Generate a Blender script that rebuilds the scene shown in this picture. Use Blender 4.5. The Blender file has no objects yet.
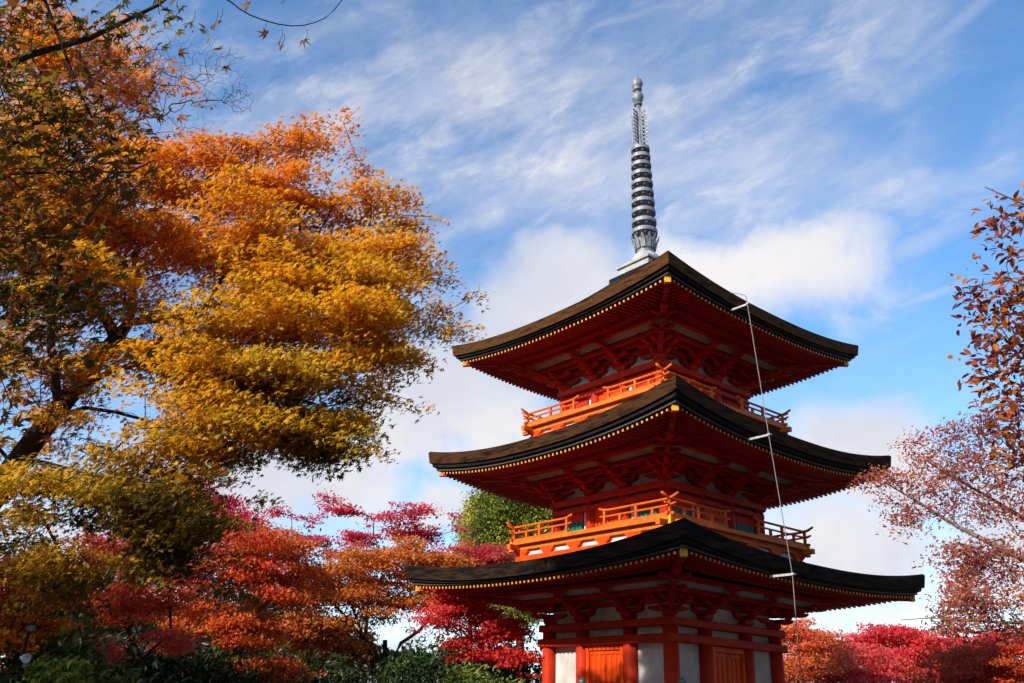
import bpy, math, random
import numpy as np
from mathutils import Vector, Matrix
R = math.radians
scene = bpy.context.scene
COL = scene.collection

# ---------------------------------------------------------------- camera
W, H, FPX = 1024, 683, 900.794
PITCH, ROLL, YAW = 0.3909, 0.0317, -0.1661
CAMZ, DIST, BET = 1.6, 18.4256, 0.0769
cy_, sy_ = math.cos(YAW), math.sin(YAW)
Fv = Vector((sy_*math.cos(PITCH), cy_*math.cos(PITCH), math.sin(PITCH)))
Rv = Vector((cy_, -sy_, 0)); Uv = Rv.cross(Fv)
R2 = math.cos(ROLL)*Rv + math.sin(ROLL)*Uv
U2 = -math.sin(ROLL)*Rv + math.cos(ROLL)*Uv
cam_d = bpy.data.cameras.new('camera'); cam = bpy.data.objects.new('camera', cam_d); COL.objects.link(cam)
M = Matrix.Identity(4)
for i in range(3):
    M[i][0] = R2[i]; M[i][1] = U2[i]; M[i][2] = -Fv[i]
M[2][3] = CAMZ
cam.matrix_world = M
cam_d.sensor_width = 36; cam_d.lens = FPX/W*36; cam_d.clip_end = 2000; cam_d.clip_start = 0.05
scene.camera = cam

def ray(x, y):
    return Fv + R2*((x-W/2)/FPX) - U2*((y-H/2)/FPX)
def at(x, y, dep):
    """a point of the place at a horizontal distance dep from the camera"""
    r = ray(x, y); k = dep/math.hypot(r.x, r.y)
    return Vector((r.x*k, r.y*k, CAMZ+r.z*k))

# ---------------------------------------------------------------- sun, sky
scene.view_settings.view_transform = 'Standard'
scene.view_settings.look = 'None'
scene.view_settings.exposure = 0.2
scene.view_settings.gamma = 1.0
RZ = -math.pi/4 + BET                      # pagoda rotation
SUN_AZ = RZ - math.pi/2 + R(2)             # world angle (from +X) of the direction TO the sun
SUN_EL = R(28)
to_sun = Vector((math.cos(SUN_AZ)*math.cos(SUN_EL), math.sin(SUN_AZ)*math.cos(SUN_EL), math.sin(SUN_EL)))
sl = bpy.data.lights.new('sun', 'SUN'); sun = bpy.data.objects.new('sun', sl); COL.objects.link(sun)
sl.energy = 5.0; sl.angle = R(0.5); sl.color = (1, 0.93, 0.82)
sun.rotation_euler = to_sun.to_track_quat('Z', 'Y').to_euler(); sun.location = (-20, -20, 40)

world = bpy.data.worlds.new('World'); scene.world = world; world.use_nodes = True
wt = world.node_tree; wt.nodes.clear()
class NT:
    def __init__(s, t): s.t = t
    def n(s, typ, **kw):
        x = s.t.nodes.new(typ)
        for k, v in kw.items(): setattr(x, k, v)
        return x
    def put(s, sock, v):
        if isinstance(v, bpy.types.NodeSocket): s.t.links.new(v, sock)
        else: sock.default_value = v
    def m(s, op, a, b=0.0, c=0.0, clamp=False):
        x = s.n('ShaderNodeMath', operation=op, use_clamp=clamp)
        s.put(x.inputs[0], a); s.put(x.inputs[1], b); s.put(x.inputs[2], c)
        return x.outputs[0]
    def v(s, op, a, b=(0, 0, 0)):
        x = s.n('ShaderNodeVectorMath', operation=op)
        s.put(x.inputs[0], a)
        if op == 'SCALE': s.put(x.inputs[3], b)
        else: s.put(x.inputs[1], b)
        return x.outputs['Value'] if op in ('DOT_PRODUCT', 'LENGTH') else x.outputs[0]
    def ramp(s, x, a, b, o0=0.0, o1=1.0, smooth=True):
        r = s.n('ShaderNodeMapRange', interpolation_type='SMOOTHSTEP' if smooth else 'LINEAR')
        s.put(r.inputs[0], x)
        for i, q in enumerate((a, b, o0, o1)): s.put(r.inputs[1+i], q)
        return r.outputs[0]
    def noise(s, vec, scale, detail=4, rough=.55, dist=0.0):
        x = s.n('ShaderNodeTexNoise'); s.put(x.inputs['Vector'], vec)
        x.inputs['Scale'].default_value = scale; x.inputs['Detail'].default_value = detail
        x.inputs['Roughness'].default_value = rough; x.inputs['Distortion'].default_value = dist
        return x.outputs[0]
    def mix(s, f, a, b, blend='MIX'):
        x = s.n('ShaderNodeMix', data_type='RGBA', blend_type=blend)
        s.put(x.inputs[0], f); s.put(x.inputs[6], a); s.put(x.inputs[7], b)
        return x.outputs[2]
SKY_STRENGTH = 0.15
def build_sky():
    N = NT(wt)
    sky = N.n('ShaderNodeTexSky', sky_type='NISHITA', sun_disc=False)
    sky.sun_elevation = SUN_EL; sky.sun_rotation = math.pi/2 - SUN_AZ
    sky.air_density = 1.0; sky.dust_density = 0.3; sky.ozone_density = 2.5; sky.altitude = 200
    d = N.v('NORMALIZE', N.n('ShaderNodeTexCoord').outputs['Generated'])
    nz1 = N.n('ShaderNodeTexNoise'); N.put(nz1.inputs['Vector'], d); nz1.inputs['Scale'].default_value = 3.5; nz1.inputs['Detail'].default_value = 6
    wob = N.v('SCALE', N.v('SUBTRACT', nz1.outputs[1], (.5, .5, .5)), 0.30)
    dw = N.v('ADD', d, wob)
    ds = N.v('ADD', d, N.v('SCALE', wob, .12))
    def blob(x, y, rx, ry, rot=0.0, soft=.25, dw=dw):
        c = ray(x, y).normalized()
        rt = Vector((c.y, -c.x, 0)).normalized(); up = rt.cross(c)
        a = R(rot); e1 = rt*math.cos(a)+up*math.sin(a); e2 = -rt*math.sin(a)+up*math.cos(a)
        df = N.v('SUBTRACT', dw, tuple(c))
        p = N.m('MULTIPLY', N.v('DOT_PRODUCT', df, tuple(e1)), FPX/rx*.87)
        q = N.m('MULTIPLY', N.v('DOT_PRODUCT', df, tuple(e2)), FPX/ry*.87)
        rr = N.m('SQRT', N.m('ADD', N.m('MULTIPLY', p, p), N.m('MULTIPLY', q, q)))
        return N.ramp(rr, 1.25, soft)
    def mx(lst):
        o = lst[0]
        for l in lst[1:]: o = N.m('MAXIMUM', o, l)
        return o
    # bright cumulus banks that stand behind the pagoda
    cum = mx([blob(*b) for b in CUMULUS])
    fl = N.noise(d, 9, 7, .6, .3)
    cum = N.m('MULTIPLY', cum, N.ramp(N.m('ADD', fl, N.m('MULTIPLY', cum, .38)), .50, .84))
    # thin high cirrus, combed along one direction
    c0 = ray(600, 150).normalized(); rt = Vector((c0.y, -c0.x, 0)).normalized(); up = rt.cross(c0)
    a = R(24); e1 = rt*math.cos(a)+up*math.sin(a); e2 = -rt*math.sin(a)+up*math.cos(a)
    comb = N.n('ShaderNodeCombineXYZ')
    N.put(comb.inputs[0], N.m('MULTIPLY', N.v('DOT_PRODUCT', d, tuple(e1)), 1.0))
    N.put(comb.inputs[1], N.m('MULTIPLY', N.v('DOT_PRODUCT', d, tuple(e2)), 2.3))
    N.put(comb.inputs[2], N.v('DOT_PRODUCT', d, tuple(c0)))
    ci = N.noise(comb.outputs[0], 3.6, 9, .60, .15)
    cmask = mx([blob(*b) for b in CIRRUS])
    cir = N.m('MULTIPLY', N.ramp(ci, .30, .80), N.m('ADD', N.m('MULTIPLY', cmask, .75), .12))
    cir2 = N.m('MULTIPLY', N.ramp(N.noise(comb.outputs[0], 11.0, 10, .66, .35), .44, .80), .50)
    cir = N.m('ADD', cir, N.m('MULTIPLY', cir2, N.m('ADD', cmask, .25)))
    strk = N.m('MULTIPLY', mx([blob(*b, soft=.0, dw=ds) for b in STREAKS]), .34)
    cov = N.m('MAXIMUM', N.m('MAXIMUM', cum, strk), cir, clamp=True)
    shade = N.ramp(N.noise(d, 5, 5, .55), .35, .7)
    cc = N.mix(shade, CLOUD_LO, CLOUD_HI)
    hs = N.n('ShaderNodeHueSaturation'); hs.inputs['Saturation'].default_value = SKY_SAT; hs.inputs['Value'].default_value = SKY_VAL
    N.put(hs.inputs['Color'], sky.outputs[0])
    col = N.mix(cov, hs.outputs[0], cc)
    bg = N.n('ShaderNodeBackground'); N.put(bg.inputs[0], col); bg.inputs[1].default_value = SKY_STRENGTH
    out = N.n('ShaderNodeOutputWorld'); wt.links.new(bg.outputs[0], out.inputs[0])
#          x    y    rx   ry  rot
CUMULUS = [(760, 262, 115, 62, 8), (600, 330, 190, 70, 15), (400, 430, 110, 80, 20), (525, 370, 130, 75, 15), (470, 440, 100, 60, 0), (330, 480, 120, 60, 0), (440, 520, 60, 45, 0),
           (880, 470, 90, 75, 0), (860, 580, 130, 90, 0), (250, 500, 120, 80, 0), (-60, 480, 200, 120, 0), (1150, 560, 200, 120, 0), (600, 720, 700, 80, 0)]
CIRRUS = [(420, 140, 300, 120, 20), (700, 120, 260, 70, 25), (560, 210, 260, 80, 10), (300, 280, 200, 120, 0), (200, 60, 200, 90, 0), (900, 190, 120, 40, 15)]
STREAKS = [(925, 292, 45, 5, 10), (930, 45, 110, 9, 24), (920, 240, 70, 12, 14), (1005, 172, 30, 8, 5)]
CLOUD_LO = (4.1, 4.25, 4.8, 1); CLOUD_HI = (5.4, 5.25, 5.35, 1)
SKY_SAT = 1.20; SKY_VAL = 1.45
build_sky()

# ---------------------------------------------------------------- helpers
def tag(o, label=None, cat=None, group=None, kind=None):
    if label: o['label'] = label
    if cat: o['category'] = cat
    if group: o['group'] = group
    if kind: o['kind'] = kind
    return o
def empty(name, loc, rz=0.0):
    o = bpy.data.objects.new(name, None); COL.objects.link(o)
    o.location = loc; o.rotation_euler = (0, 0, rz); o.empty_display_size = .3
    return o
class MB:
    """collects polygons with material slots, then links them as one mesh object"""
    def __init__(s): s.v = []; s.f = []; s.mi = []; s.sm = []
    def poly(s, verts, faces, mi=0, M=None, smooth=False):
        b = len(s.v)
        for q in verts:
            q = Vector(q); s.v.append(tuple(M @ q if M else q))
        for k, f in enumerate(faces):
            s.f.append([b+i for i in f]); s.mi.append(mi[k] if isinstance(mi, (list, tuple)) else mi); s.sm.append(smooth)
    def hexa(s, p, mi=0, M=None):
        """eight corners: 0-3 bottom ring, 4-7 top ring"""
        s.poly(p, [(3, 2, 1, 0), (4, 5, 6, 7), (0, 1, 5, 4), (1, 2, 6, 5), (2, 3, 7, 6), (3, 0, 4, 7)], mi, M)
    def box(s, x0, x1, y0, y1, z0, z1, mi=0, M=None, ch=0.0):
        if ch <= 0:
            s.hexa([(x0, y0, z0), (x1, y0, z0), (x1, y1, z0), (x0, y1, z0), (x0, y0, z1), (x1, y0, z1), (x1, y1, z1), (x0, y1, z1)], mi, M)
        else:
            c = min(ch, (x1-x0)*.3, (y1-y0)*.3, (z1-z0)*.3)
            s.rings([[(x0+c, y0+c, z0), (x1-c, y0+c, z0), (x1-c, y1-c, z0), (x0+c, y1-c, z0)],
                     [(x0, y0, z0+c), (x1, y0, z0+c), (x1, y1, z0+c), (x0, y1, z0+c)],
                     [(x0, y0, z1-c), (x1, y0, z1-c), (x1, y1, z1-c), (x0, y1, z1-c)],
                     [(x0+c, y0+c, z1), (x1-c, y0+c, z1), (x1-c, y1-c, z1), (x0+c, y1-c, z1)]], mi, M)
    def rings(s, rings, mi=0, M=None, smooth=False, cap=True):
        n = len(rings[0]); vs = [q for r in rings for q in r]; fs = []
        for a in range(len(rings)-1):
            for i in range(n):
                j = (i+1) % n
                fs.append((a*n+i, a*n+j, (a+1)*n+j, (a+1)*n+i))
        if cap:
            fs.append(tuple(reversed(range(n)))); fs.append(tuple((len(rings)-1)*n+i for i in range(n)))
        s.poly(vs, fs, mi, M, smooth)
    def lathe(s, prof, n=24, cx=0, cy=0, mi=0, M=None, smooth=True, cap=True):
        rg = [[(cx+r*math.cos(2*math.pi*i/n), cy+r*math.sin(2*math.pi*i/n), z) for i in range(n)] for r, z in prof]
        s.rings(rg, mi, M, smooth, cap)
    def tube(s, pts, rad, n=8, mi=0, M=None, smooth=True):
        pts = [Vector(p) for p in pts]; rg = []
        for i, p in enumerate(pts):
            t = (pts[min(i+1, len(pts)-1)]-pts[max(i-1, 0)]).normalized()
            ref = Vector((0, 0, 1)) if abs(t.z) < .9 else Vector((1, 0, 0))
            u = t.cross(ref).normalized(); w = u.cross(t)
            r = rad[i] if isinstance(rad, (list, tuple)) else rad
            rg.append([tuple(p+u*r*math.cos(2*math.pi*k/n)+w*r*math.sin(2*math.pi*k/n)) for k in range(n)])
        s.rings(rg, mi, M, smooth)
    def bar(s, a, b, w, h, mi=0, M=None, mi_end=None):
        """rectangular bar a->b, width w (horizontal), height h, centred on its axis"""
        a = Vector(a); b = Vector(b); t = (b-a).normalized()
        u = t.cross(Vector((0, 0, 1)))
        u = u.normalized() if u.length > 1e-6 else Vector((1, 0, 0))
        z = u.cross(t)
        P = lambda c: [tuple(c+u*sx*w/2+z*sz*h/2) for sx, sz in ((-1, -1), (1, -1), (1, 1), (-1, 1))]
        s.poly(P(a)+P(b), [(0, 1, 2, 3), (7, 6, 5, 4), (1, 0, 4, 5), (2, 1, 5, 6), (3, 2, 6, 7), (0, 3, 7, 4)],
               [mi, mi_end if mi_end is not None else mi, mi, mi, mi, mi], M)
    def build(s, name, mats, parent=None, loc=None):
        me = bpy.data.meshes.new(name)
        me.from_pydata(s.v, [], s.f); me.validate(clean_customdata=False)
        for m in (mats if isinstance(mats, (list, tuple)) else [mats]): me.materials.append(m)
        if len(me.polygons) == len(s.mi):
            me.polygons.foreach_set('material_index', s.mi); me.polygons.foreach_set('use_smooth', s.sm)
        bm_fix(me)
        o = bpy.data.objects.new(name, me); COL.objects.link(o)
        if parent: o.parent = parent
        if loc is not None: o.location = loc
        return o
import bmesh
def bm_fix(me):
    bm = bmesh.new(); bm.from_mesh(me); bmesh.ops.recalc_face_normals(bm, faces=bm.faces); bm.to_mesh(me); bm.free(); me.update()

# ---------------------------------------------------------------- materials
def mat(name, base, rough=.6, var=None, scale=6, vec=(1, 1, 1), bump=0.0, bscale=40, spec=.3, metal=0.0, detail=5, lo=.35, hi=.65):
    """base colour broken up by noise towards the colour var"""
    m = bpy.data.materials.new(name); m.use_nodes = True; t = m.node_tree; N = NT(t)
    b = t.nodes['Principled BSDF']
    b.inputs['Roughness'].default_value = rough; b.inputs['Specular IOR Level'].default_value = spec; b.inputs['Metallic'].default_value = metal
    co = N.v('MULTIPLY', N.n('ShaderNodeTexCoord').outputs['Object'], vec)
    if var:
        f = N.ramp(N.noise(co, scale, detail, .6), lo, hi)
        N.put(b.inputs['Base Color'], N.mix(f, (*base, 1), (*var, 1)))
    else: b.inputs['Base Color'].default_value = (*base, 1)
    if bump:
        bp = N.n('ShaderNodeBump'); bp.inputs['Strength'].default_value = bump; bp.inputs['Distance'].default_value = .02
        N.put(bp.inputs['Height'], N.noise(co, bscale, 5, .6)); t.links.new(bp.outputs[0], b.inputs['Normal'])
    return m
VERM = mat('vermilion_paint', (.54, .032, .006), .58, (.40, .024, .008), 4, vec=(1, 1, .5), bump=.15, bscale=45, spec=.14, detail=9, lo=.40, hi=.68)
VERM2 = mat('vermilion_paint_weathered', (.53, .030, .006), .55, (.40, .019, .006), 5, bump=.12, bscale=25, spec=.10, detail=9)
ORNG = mat('orange_red_paint', (.78, .085, .005), .45, (.64, .055, .006), 6, vec=(1, 1, .35), bump=.15, bscale=50, spec=.14, detail=9)
GOLD = mat('yellow_ochre_paint', (.80, .40, .02), .45, (.72, .32, .02), 12, spec=.3)
WWASH = mat('aged_whitewash', (.40, .36, .34), .8, (.30, .26, .24), 5, spec=.1)
PLAS = mat('white_plaster', (.66, .64, .62), .8, (.47, .44, .41), 2.2, vec=(1, 1, .6), detail=9, bump=.08, bscale=60, spec=.1)
BARK_T = mat('cypress_bark_roof', (.026, .022, .020), .9, (.055, .045, .037), 9, (1, 1, 4), .5, 60, .1)
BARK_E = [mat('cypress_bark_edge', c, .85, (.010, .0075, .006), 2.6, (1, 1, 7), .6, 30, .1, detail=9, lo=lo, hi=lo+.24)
          for c, lo in (((.048, .024, .012), .36), ((.085, .034, .011), .42), ((.120, .047, .014), .46))]   # shade painted into the lowest roof's edge colour, sun into the top one's
DARKW = mat('black_stained_wood', (.010, .008, .008), .8, (.020, .015, .013), 8, bump=.1, spec=.15)
GREYW = mat('grey_flashing', (.06, .055, .055), .6)
GREEN = mat('green_lattice_paint', (.03, .30, .20), .5, (.025, .22, .15), 8)
STEEL = mat('aged_bronze_grey', (.30, .30, .31), .55, (.17, .17, .19), 14, (1, 1, .6), .1, 40, .4, metal=.25)
STEELD = mat('dark_bronze', (.035, .04, .055), .5, (.12, .12, .13), 20, metal=.4)
LEADW = mat('pale_copper_sheet', (.46, .44, .42), .6, (.34, .32, .31), 5, bump=.05)
STONE = mat('granite', (.30, .29, .27), .8, (.22, .21, .20), 12, bump=.3)
WIRE = mat('bare_metal_conductor', (.26, .23, .22), .6, (.20, .18, .17), 20, metal=.2)
WHITEP = mat('white_bracket_paint', (.50, .48, .46), .6, (.38, .36, .34), 14)
BRZ = mat('bronze_cap', (.16, .22, .22), .4, (.10, .14, .13), 25, metal=.5)
# ---------------------------------------------------------------- ground
def build_ground():
    gm = mat('gravel_ground', (.10, .085, .06), .95, (.06, .05, .035), 1.5, bump=.5, bscale=60)
    b = MB(); n = 24; S = 700
    vs = []; fs = []
    for i in range(n+1):
        for j in range(n+1):
            x = -S+2*S*i/n; y = -S+2*S*j/n
            vs.append((x, y, 0))
    for i in range(n):
        for j in range(n): fs.append((i*(n+1)+j, (i+1)*(n+1)+j, (i+1)*(n+1)+j+1, i*(n+1)+j+1))
    b.poly(vs, fs); tag(b.build('ground', gm), kind='structure')
build_ground()

# ---------------------------------------------------------------- pagoda
pag = empty('pagoda', (0, DIST, 0), RZ)
tag(pag, 'three storey vermilion pagoda with dark bark roofs and a tall grey ringed spire', 'pagoda')
FACE = [Matrix.Rotation(k*math.pi/2, 4, 'Z') for k in range(4)]   # face 0 looks along local -Y

#        wall  plate  floor-of-wall  kbr   tip_c tip_z  tip_dz
ST = [dict(w=1.516, zp=3.193, z0=.9, k=1.0, tc=3.43, tz=3.705, td=.16, ec=3.60, ez=4.030, ed=.275, th=.225, ic=1.90, iz=4.33, a=.95),
      dict(w=1.420, zp=5.600, z0=4.6, k=.92, tc=3.19, tz=5.940, td=.27, ec=3.366, ez=6.318, ed=.345, th=.215, ic=1.75, iz=6.90, a=.85),
      dict(w=1.330, zp=8.000, z0=7.1, k=1.05, tc=2.93, tz=8.505, td=.18, ec=3.104, ez=8.825, ed=.265, th=.205, ic=.55, iz=10.68, a=.62)]
def up_curve(u, d, e=2.3): return d*abs(u)**e

def build_foundation():
    b = MB(); b.box(-3.0, 3.0, -3.0, 3.0, 0, .78, ch=.03); b.box(-3.06, 3.06, -3.06, 3.06, .782, .9, ch=.02)
    for k in range(4):
        for i in range(4): b.box(-.6, .6, -3.06-.3*(i+1), -3.06-.3*i-.002, .0, .72-.18*i, 0, FACE[k])
    b.build('foundation', STONE, pag)
build_foundation()

def build_walls(si):
    s = ST[si]; w, zp, z0 = s['w'], s['zp'], s['z0']
    b = MB(); c = w-.05; b.box(-c, c, -c, c, z0, zp+.62*s['k'])
    wall = b.build('wall', PLAS, pag)
    pr = [.135, .115, .105][si]; px = [.595, .45, .40][si]
    # posts: four corner posts and two door posts on each side
    for k in range(4):
        for x in (-w, -px, px):
            p = MB(); q = FACE[k] @ Vector((x, -w, 0))
            p.lathe([(pr, z0), (pr, z0+.5*(zp-z0)), (pr*.97, zp-.012)], 20, q.x, q.y)
            p.build('post', VERM, pag)
    # tie beams: rings that overlap at the corners with protruding noses
    def ring(name, za, zb, out, nose=.17, m=VERM):
        r = MB()
        for k in range(4):
            e = .006*(k % 2)
            r.box(-w-nose, w+nose, -w-out, -w+out*.4, za+e, zb+e, 0, FACE[k], ch=.012)
        return r.build(name, m, pag)
    if si == 0:
        ring('tie_beam', 2.792, 2.930, .165); ring('wall_plate', 3.062, 3.190, .160, .14)
        ring('tie_beam', .95, 1.10, .165)
    else:
        ring('wall_plate', zp-.125, zp, .13, .10)
        ring('tie_beam', zp-.285, zp-.19, .11, .06)
    # doors
    for k in range(4):
        if si == 0:
            d = MB(); xa = px-pr
            d.box(-xa, xa, -w-.06, -w+.03, 2.70, 2.788, 0, FACE[k])
            for sgn in (-1, 1):
                d.box(min(sgn*xa, sgn*(xa-.07)), max(sgn*xa, sgn*(xa-.07)), -w-.055, -w+.03, 1.1, 2.70, 0, FACE[k])
            fr = d.build('door_frame', ORNG, wall)
            for sgn in (-1, 1):
                d = MB(); a0, a1 = sorted((sgn*.006, sgn*(xa-.073)))
                d.box(a0, a1, -w-.012, -w+.03, 1.105, 2.695, 0, FACE[k])
                wd = (a1-a0)/3
                for i in (0, 1, 2, 3):
                    xx = a0+i*wd; d.box(max(a0, xx-.02), min(a1, xx+.02), -w-.028, -w-.0125, 1.105, 2.695, 0, FACE[k], ch=.004)
                for z in (1.11, 1.6, 2.05, 2.63): d.box(a0+.002, a1-.002, -w-.034, -w-.0285, z, z+.05, 0, FACE[k])
                d.build('door', ORNG, wall)
        else:
            d = MB(); xa = px-pr; zt = zp-.29
            d.box(-xa, xa, -w-.02, -w+.02, z0, zt, 0, FACE[k])
            d.box(-.02, .02, -w-.035, -w-.021, z0, zt, 0, FACE[k])
            d.build('door', ORNG, wall)
            for sgn in (-1, 1):
                d = MB(); x0_, x1_ = sorted((sgn*(px+pr+.02), sgn*(px+pr+.09)))
                d.box(x0_, x1_, -w+.0, -w+.055, z0, zt, 1, FACE[k])
                x0_, x1_ = sorted((sgn*(px+pr+.11), sgn*(w-pr-.05)))
                zb = zp-.95; ztl = zp-.46; d.box(x0_, x1_, -w-.015, -w+.055, ztl+.002, zt, 2, FACE[k])
                for t in np.arange(x0_+.01, x1_-.02, .04): d.box(t, t+.025, -w-.01, -w+.045, zb, ztl, 0, FACE[k])
                d.build('lattice_window', [GREEN, PLAS, VERM], wall)
for si in range(3): build_walls(si)

def build_brackets(si):
    s = ST[si]; w, zp, k_ = s['w'], s['zp'], s['k']
    px = [.595, .45, .40][si]
    def blk(b, x, y, z, sz, h, mm):      # bearing block, tapered below
        a = sz/2; c = a*.66
        b.rings([[(x-c, y-c, z), (x+c, y-c, z), (x+c, y+c, z), (x-c, y+c, z)],
                 [(x-a, y-a, z+h*.45), (x+a, y-a, z+h*.45), (x+a, y+a, z+h*.45), (x-a, y+a, z+h*.45)],
                 [(x-a, y-a, z+h), (x+a, y-a, z+h), (x+a, y+a, z+h), (x-a, y+a, z+h)]], 0, mm)
    def arm_x(b, x, y, z, L, wd, h, mm):  # boat-shaped arm along the wall
        pr = [(-L, z+h), (-L, z+h*.55), (-L*.72, z+h*.12), (-L*.45, z), (L*.45, z), (L*.72, z+h*.12), (L, z+h*.55), (L, z+h)]
        b.rings([[(x+p, y-wd/2, q) for p, q in pr], [(x+p, y+wd/2, q) for p, q in pr]], 0, mm)
    def arm_y(b, x, out0, out1, z, wd, h, mm, yb):   # arm that reaches out from the wall, rounded nose
        pr = [(-out0, z), (-out1+.10, z), (-out1+.03, z+h*.25), (-out1, z+h*.6), (-out1, z+h), (-out0, z+h)]
        b.rings([[(x-wd/2, yb+p, q) for p, q in pr], [(x+wd/2, yb+p, q) for p, q in pr]], 0, mm)
    Z = lambda v: zp+v*k_
    def bset(b, mm, x, yb, sc=1.0, lat=True):
        blk(b, x, yb, Z(.0), .24, Z(.12)-zp, mm)
        arm_y(b, x, -.10, .27*sc, Z(.12), .085, .08*k_, mm, yb)
        blk(b, x, yb-.21*sc, Z(.20), .12, .055*k_, mm)
        arm_y(b, x, -.10, .48*sc, Z(.255), .085, .075*k_, mm, yb)
        blk(b, x, yb-.40*sc, Z(.33), .11, .05*k_, mm)
        arm_y(b, x, .20*sc, .74*sc, Z(.372), .080, .065*k_, mm, yb)
        blk(b, x, yb-.655*sc, Z(.437), .11, .045*k_, mm)
        if lat:
            arm_x(b, x, yb, Z(.12), .30, .085, .08*k_, mm)
            for dx in (-.25, .25): blk(b, x+dx, yb, Z(.20), .12, .055*k_, mm)
            arm_x(b, x, yb-.21, Z(.255), .27, .075, .07*k_, mm)
            for dx in (-.22, 0, .22): blk(b, x+dx, yb-.21, Z(.325), .10, .04*k_, mm)
            arm_x(b, x, yb-.655, Z(.482), .22, .07, .035*k_, mm)
    for k in range(4):
        for x in (-px, px):
            b = MB(); bset(b, FACE[k], x, -w); b.build('bracket_set', VERM2, pag)
        # corner set: arms both ways plus a long diagonal one
        b = MB(); mm = FACE[k] @ Matrix.Translation((-w, -w, 0)) @ Matrix.Rotation(-math.pi/4, 4, 'Z')
        bset(b, mm, 0, 0, 1.40, False)
        b2 = FACE[k] @ Matrix.Translation((-w, 0, 0))
        for yb, mm2 in ((-w, FACE[k]), ):
            arm_x(b, -w+.10, -w, Z(.121), .36, .085, .08*k_, mm2); arm_y(b, -w, -.3, .27, Z(.122), .08, .078*k_, mm2, -w)
            arm_x(b, -w-.05, -w-.21, Z(.256), .42, .075, .07*k_, mm2)
            for dx in (-.26, 0, .3): blk(b, -w+dx, -w-.21, Z(.325), .10, .04*k_, mm2)
            arm_y(b, -w, -.1, .47, Z(.257), .08, .072*k_, mm2, -w)
            m3 = FACE[k] @ Matrix.Rotation(-math.pi/2, 4, 'Z')
            arm_x(b, w-.10, -w, Z(.123), .36, .085, .08*k_, m3); arm_y(b, w, -.3, .27, Z(.124), .08, .077*k_, m3, -w)
            arm_x(b, w+.05, -w-.21, Z(.258), .42, .075, .07*k_, m3)
            for dx in (-.3, 0, .26): blk(b, w+dx, -w-.21, Z(.326), .10, .04*k_, m3)
            arm_y(b, w, -.1, .47, Z(.259), .08, .070*k_, m3, -w)
        b.build('bracket_set', VERM2, pag)
    # long beams carried by the brackets, and the white boards between them
    bm_, wh = MB(), MB()
    for k in range(4):
        e = .003*(k % 2)
        o = w+.40; bm_.box(-o-.30, o+.30, -o-.045, -o+.045, Z(.375)+e, Z(.455)+e, 0, FACE[k], ch=.008)
        o = w+.21; bm_.box(-o-.25, o+.25, -o-.035, -o+.035, Z(.362)+e, Z(.43)+e, 0, FACE[k])
        o = w+.0;  bm_.box(-o, o, -o-.05, -o+.04, Z(.258)+e, Z(.34)+e, 0, FACE[k])
        o = w+.655; bm_.box(-o-.34, o+.34, -o-.05, -o+.05, Z(.518)+e, Z(.60)+e, 0, FACE[k], ch=.008)
        i0, i1 = w+.47, w+.59
        wh.poly([(-i0, -i0, Z(.455)), (i0, -i0, Z(.455)), (i1, -i1, Z(.53)), (-i1, -i1, Z(.53)),
                 (-i0, -i0, Z(.470)), (i0, -i0, Z(.470)), (i1, -i1, Z(.545)), (-i1, -i1, Z(.545))],
                [(0, 1, 2, 3), (7, 6, 5, 4), (0, 4, 5, 1), (2, 6, 7, 3), (1, 5, 6, 2), (3, 7, 4, 0)], 0, FACE[k])
        j0, j1 = w-.04, w+.36
        wh.poly([(-j0, -j0, Z(.435)), (j0, -j0, Z(.435)), (j1, -j1, Z(.45)), (-j1, -j1, Z(.45)),
                 (-j0, -j0, Z(.445)), (j0, -j0, Z(.445)), (j1, -j1, Z(.46)), (-j1, -j1, Z(.46))],
                [(0, 1, 2, 3), (7, 6, 5, 4), (0, 4, 5, 1), (2, 6, 7, 3), (1, 5, 6, 2), (3, 7, 4, 0)], 1, FACE[k])
    bm_.build('eave_purlin', VERM2, pag); wh.build('soffit_board', [WWASH, VERM2], pag)
for si in range(3): build_brackets(si)

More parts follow.
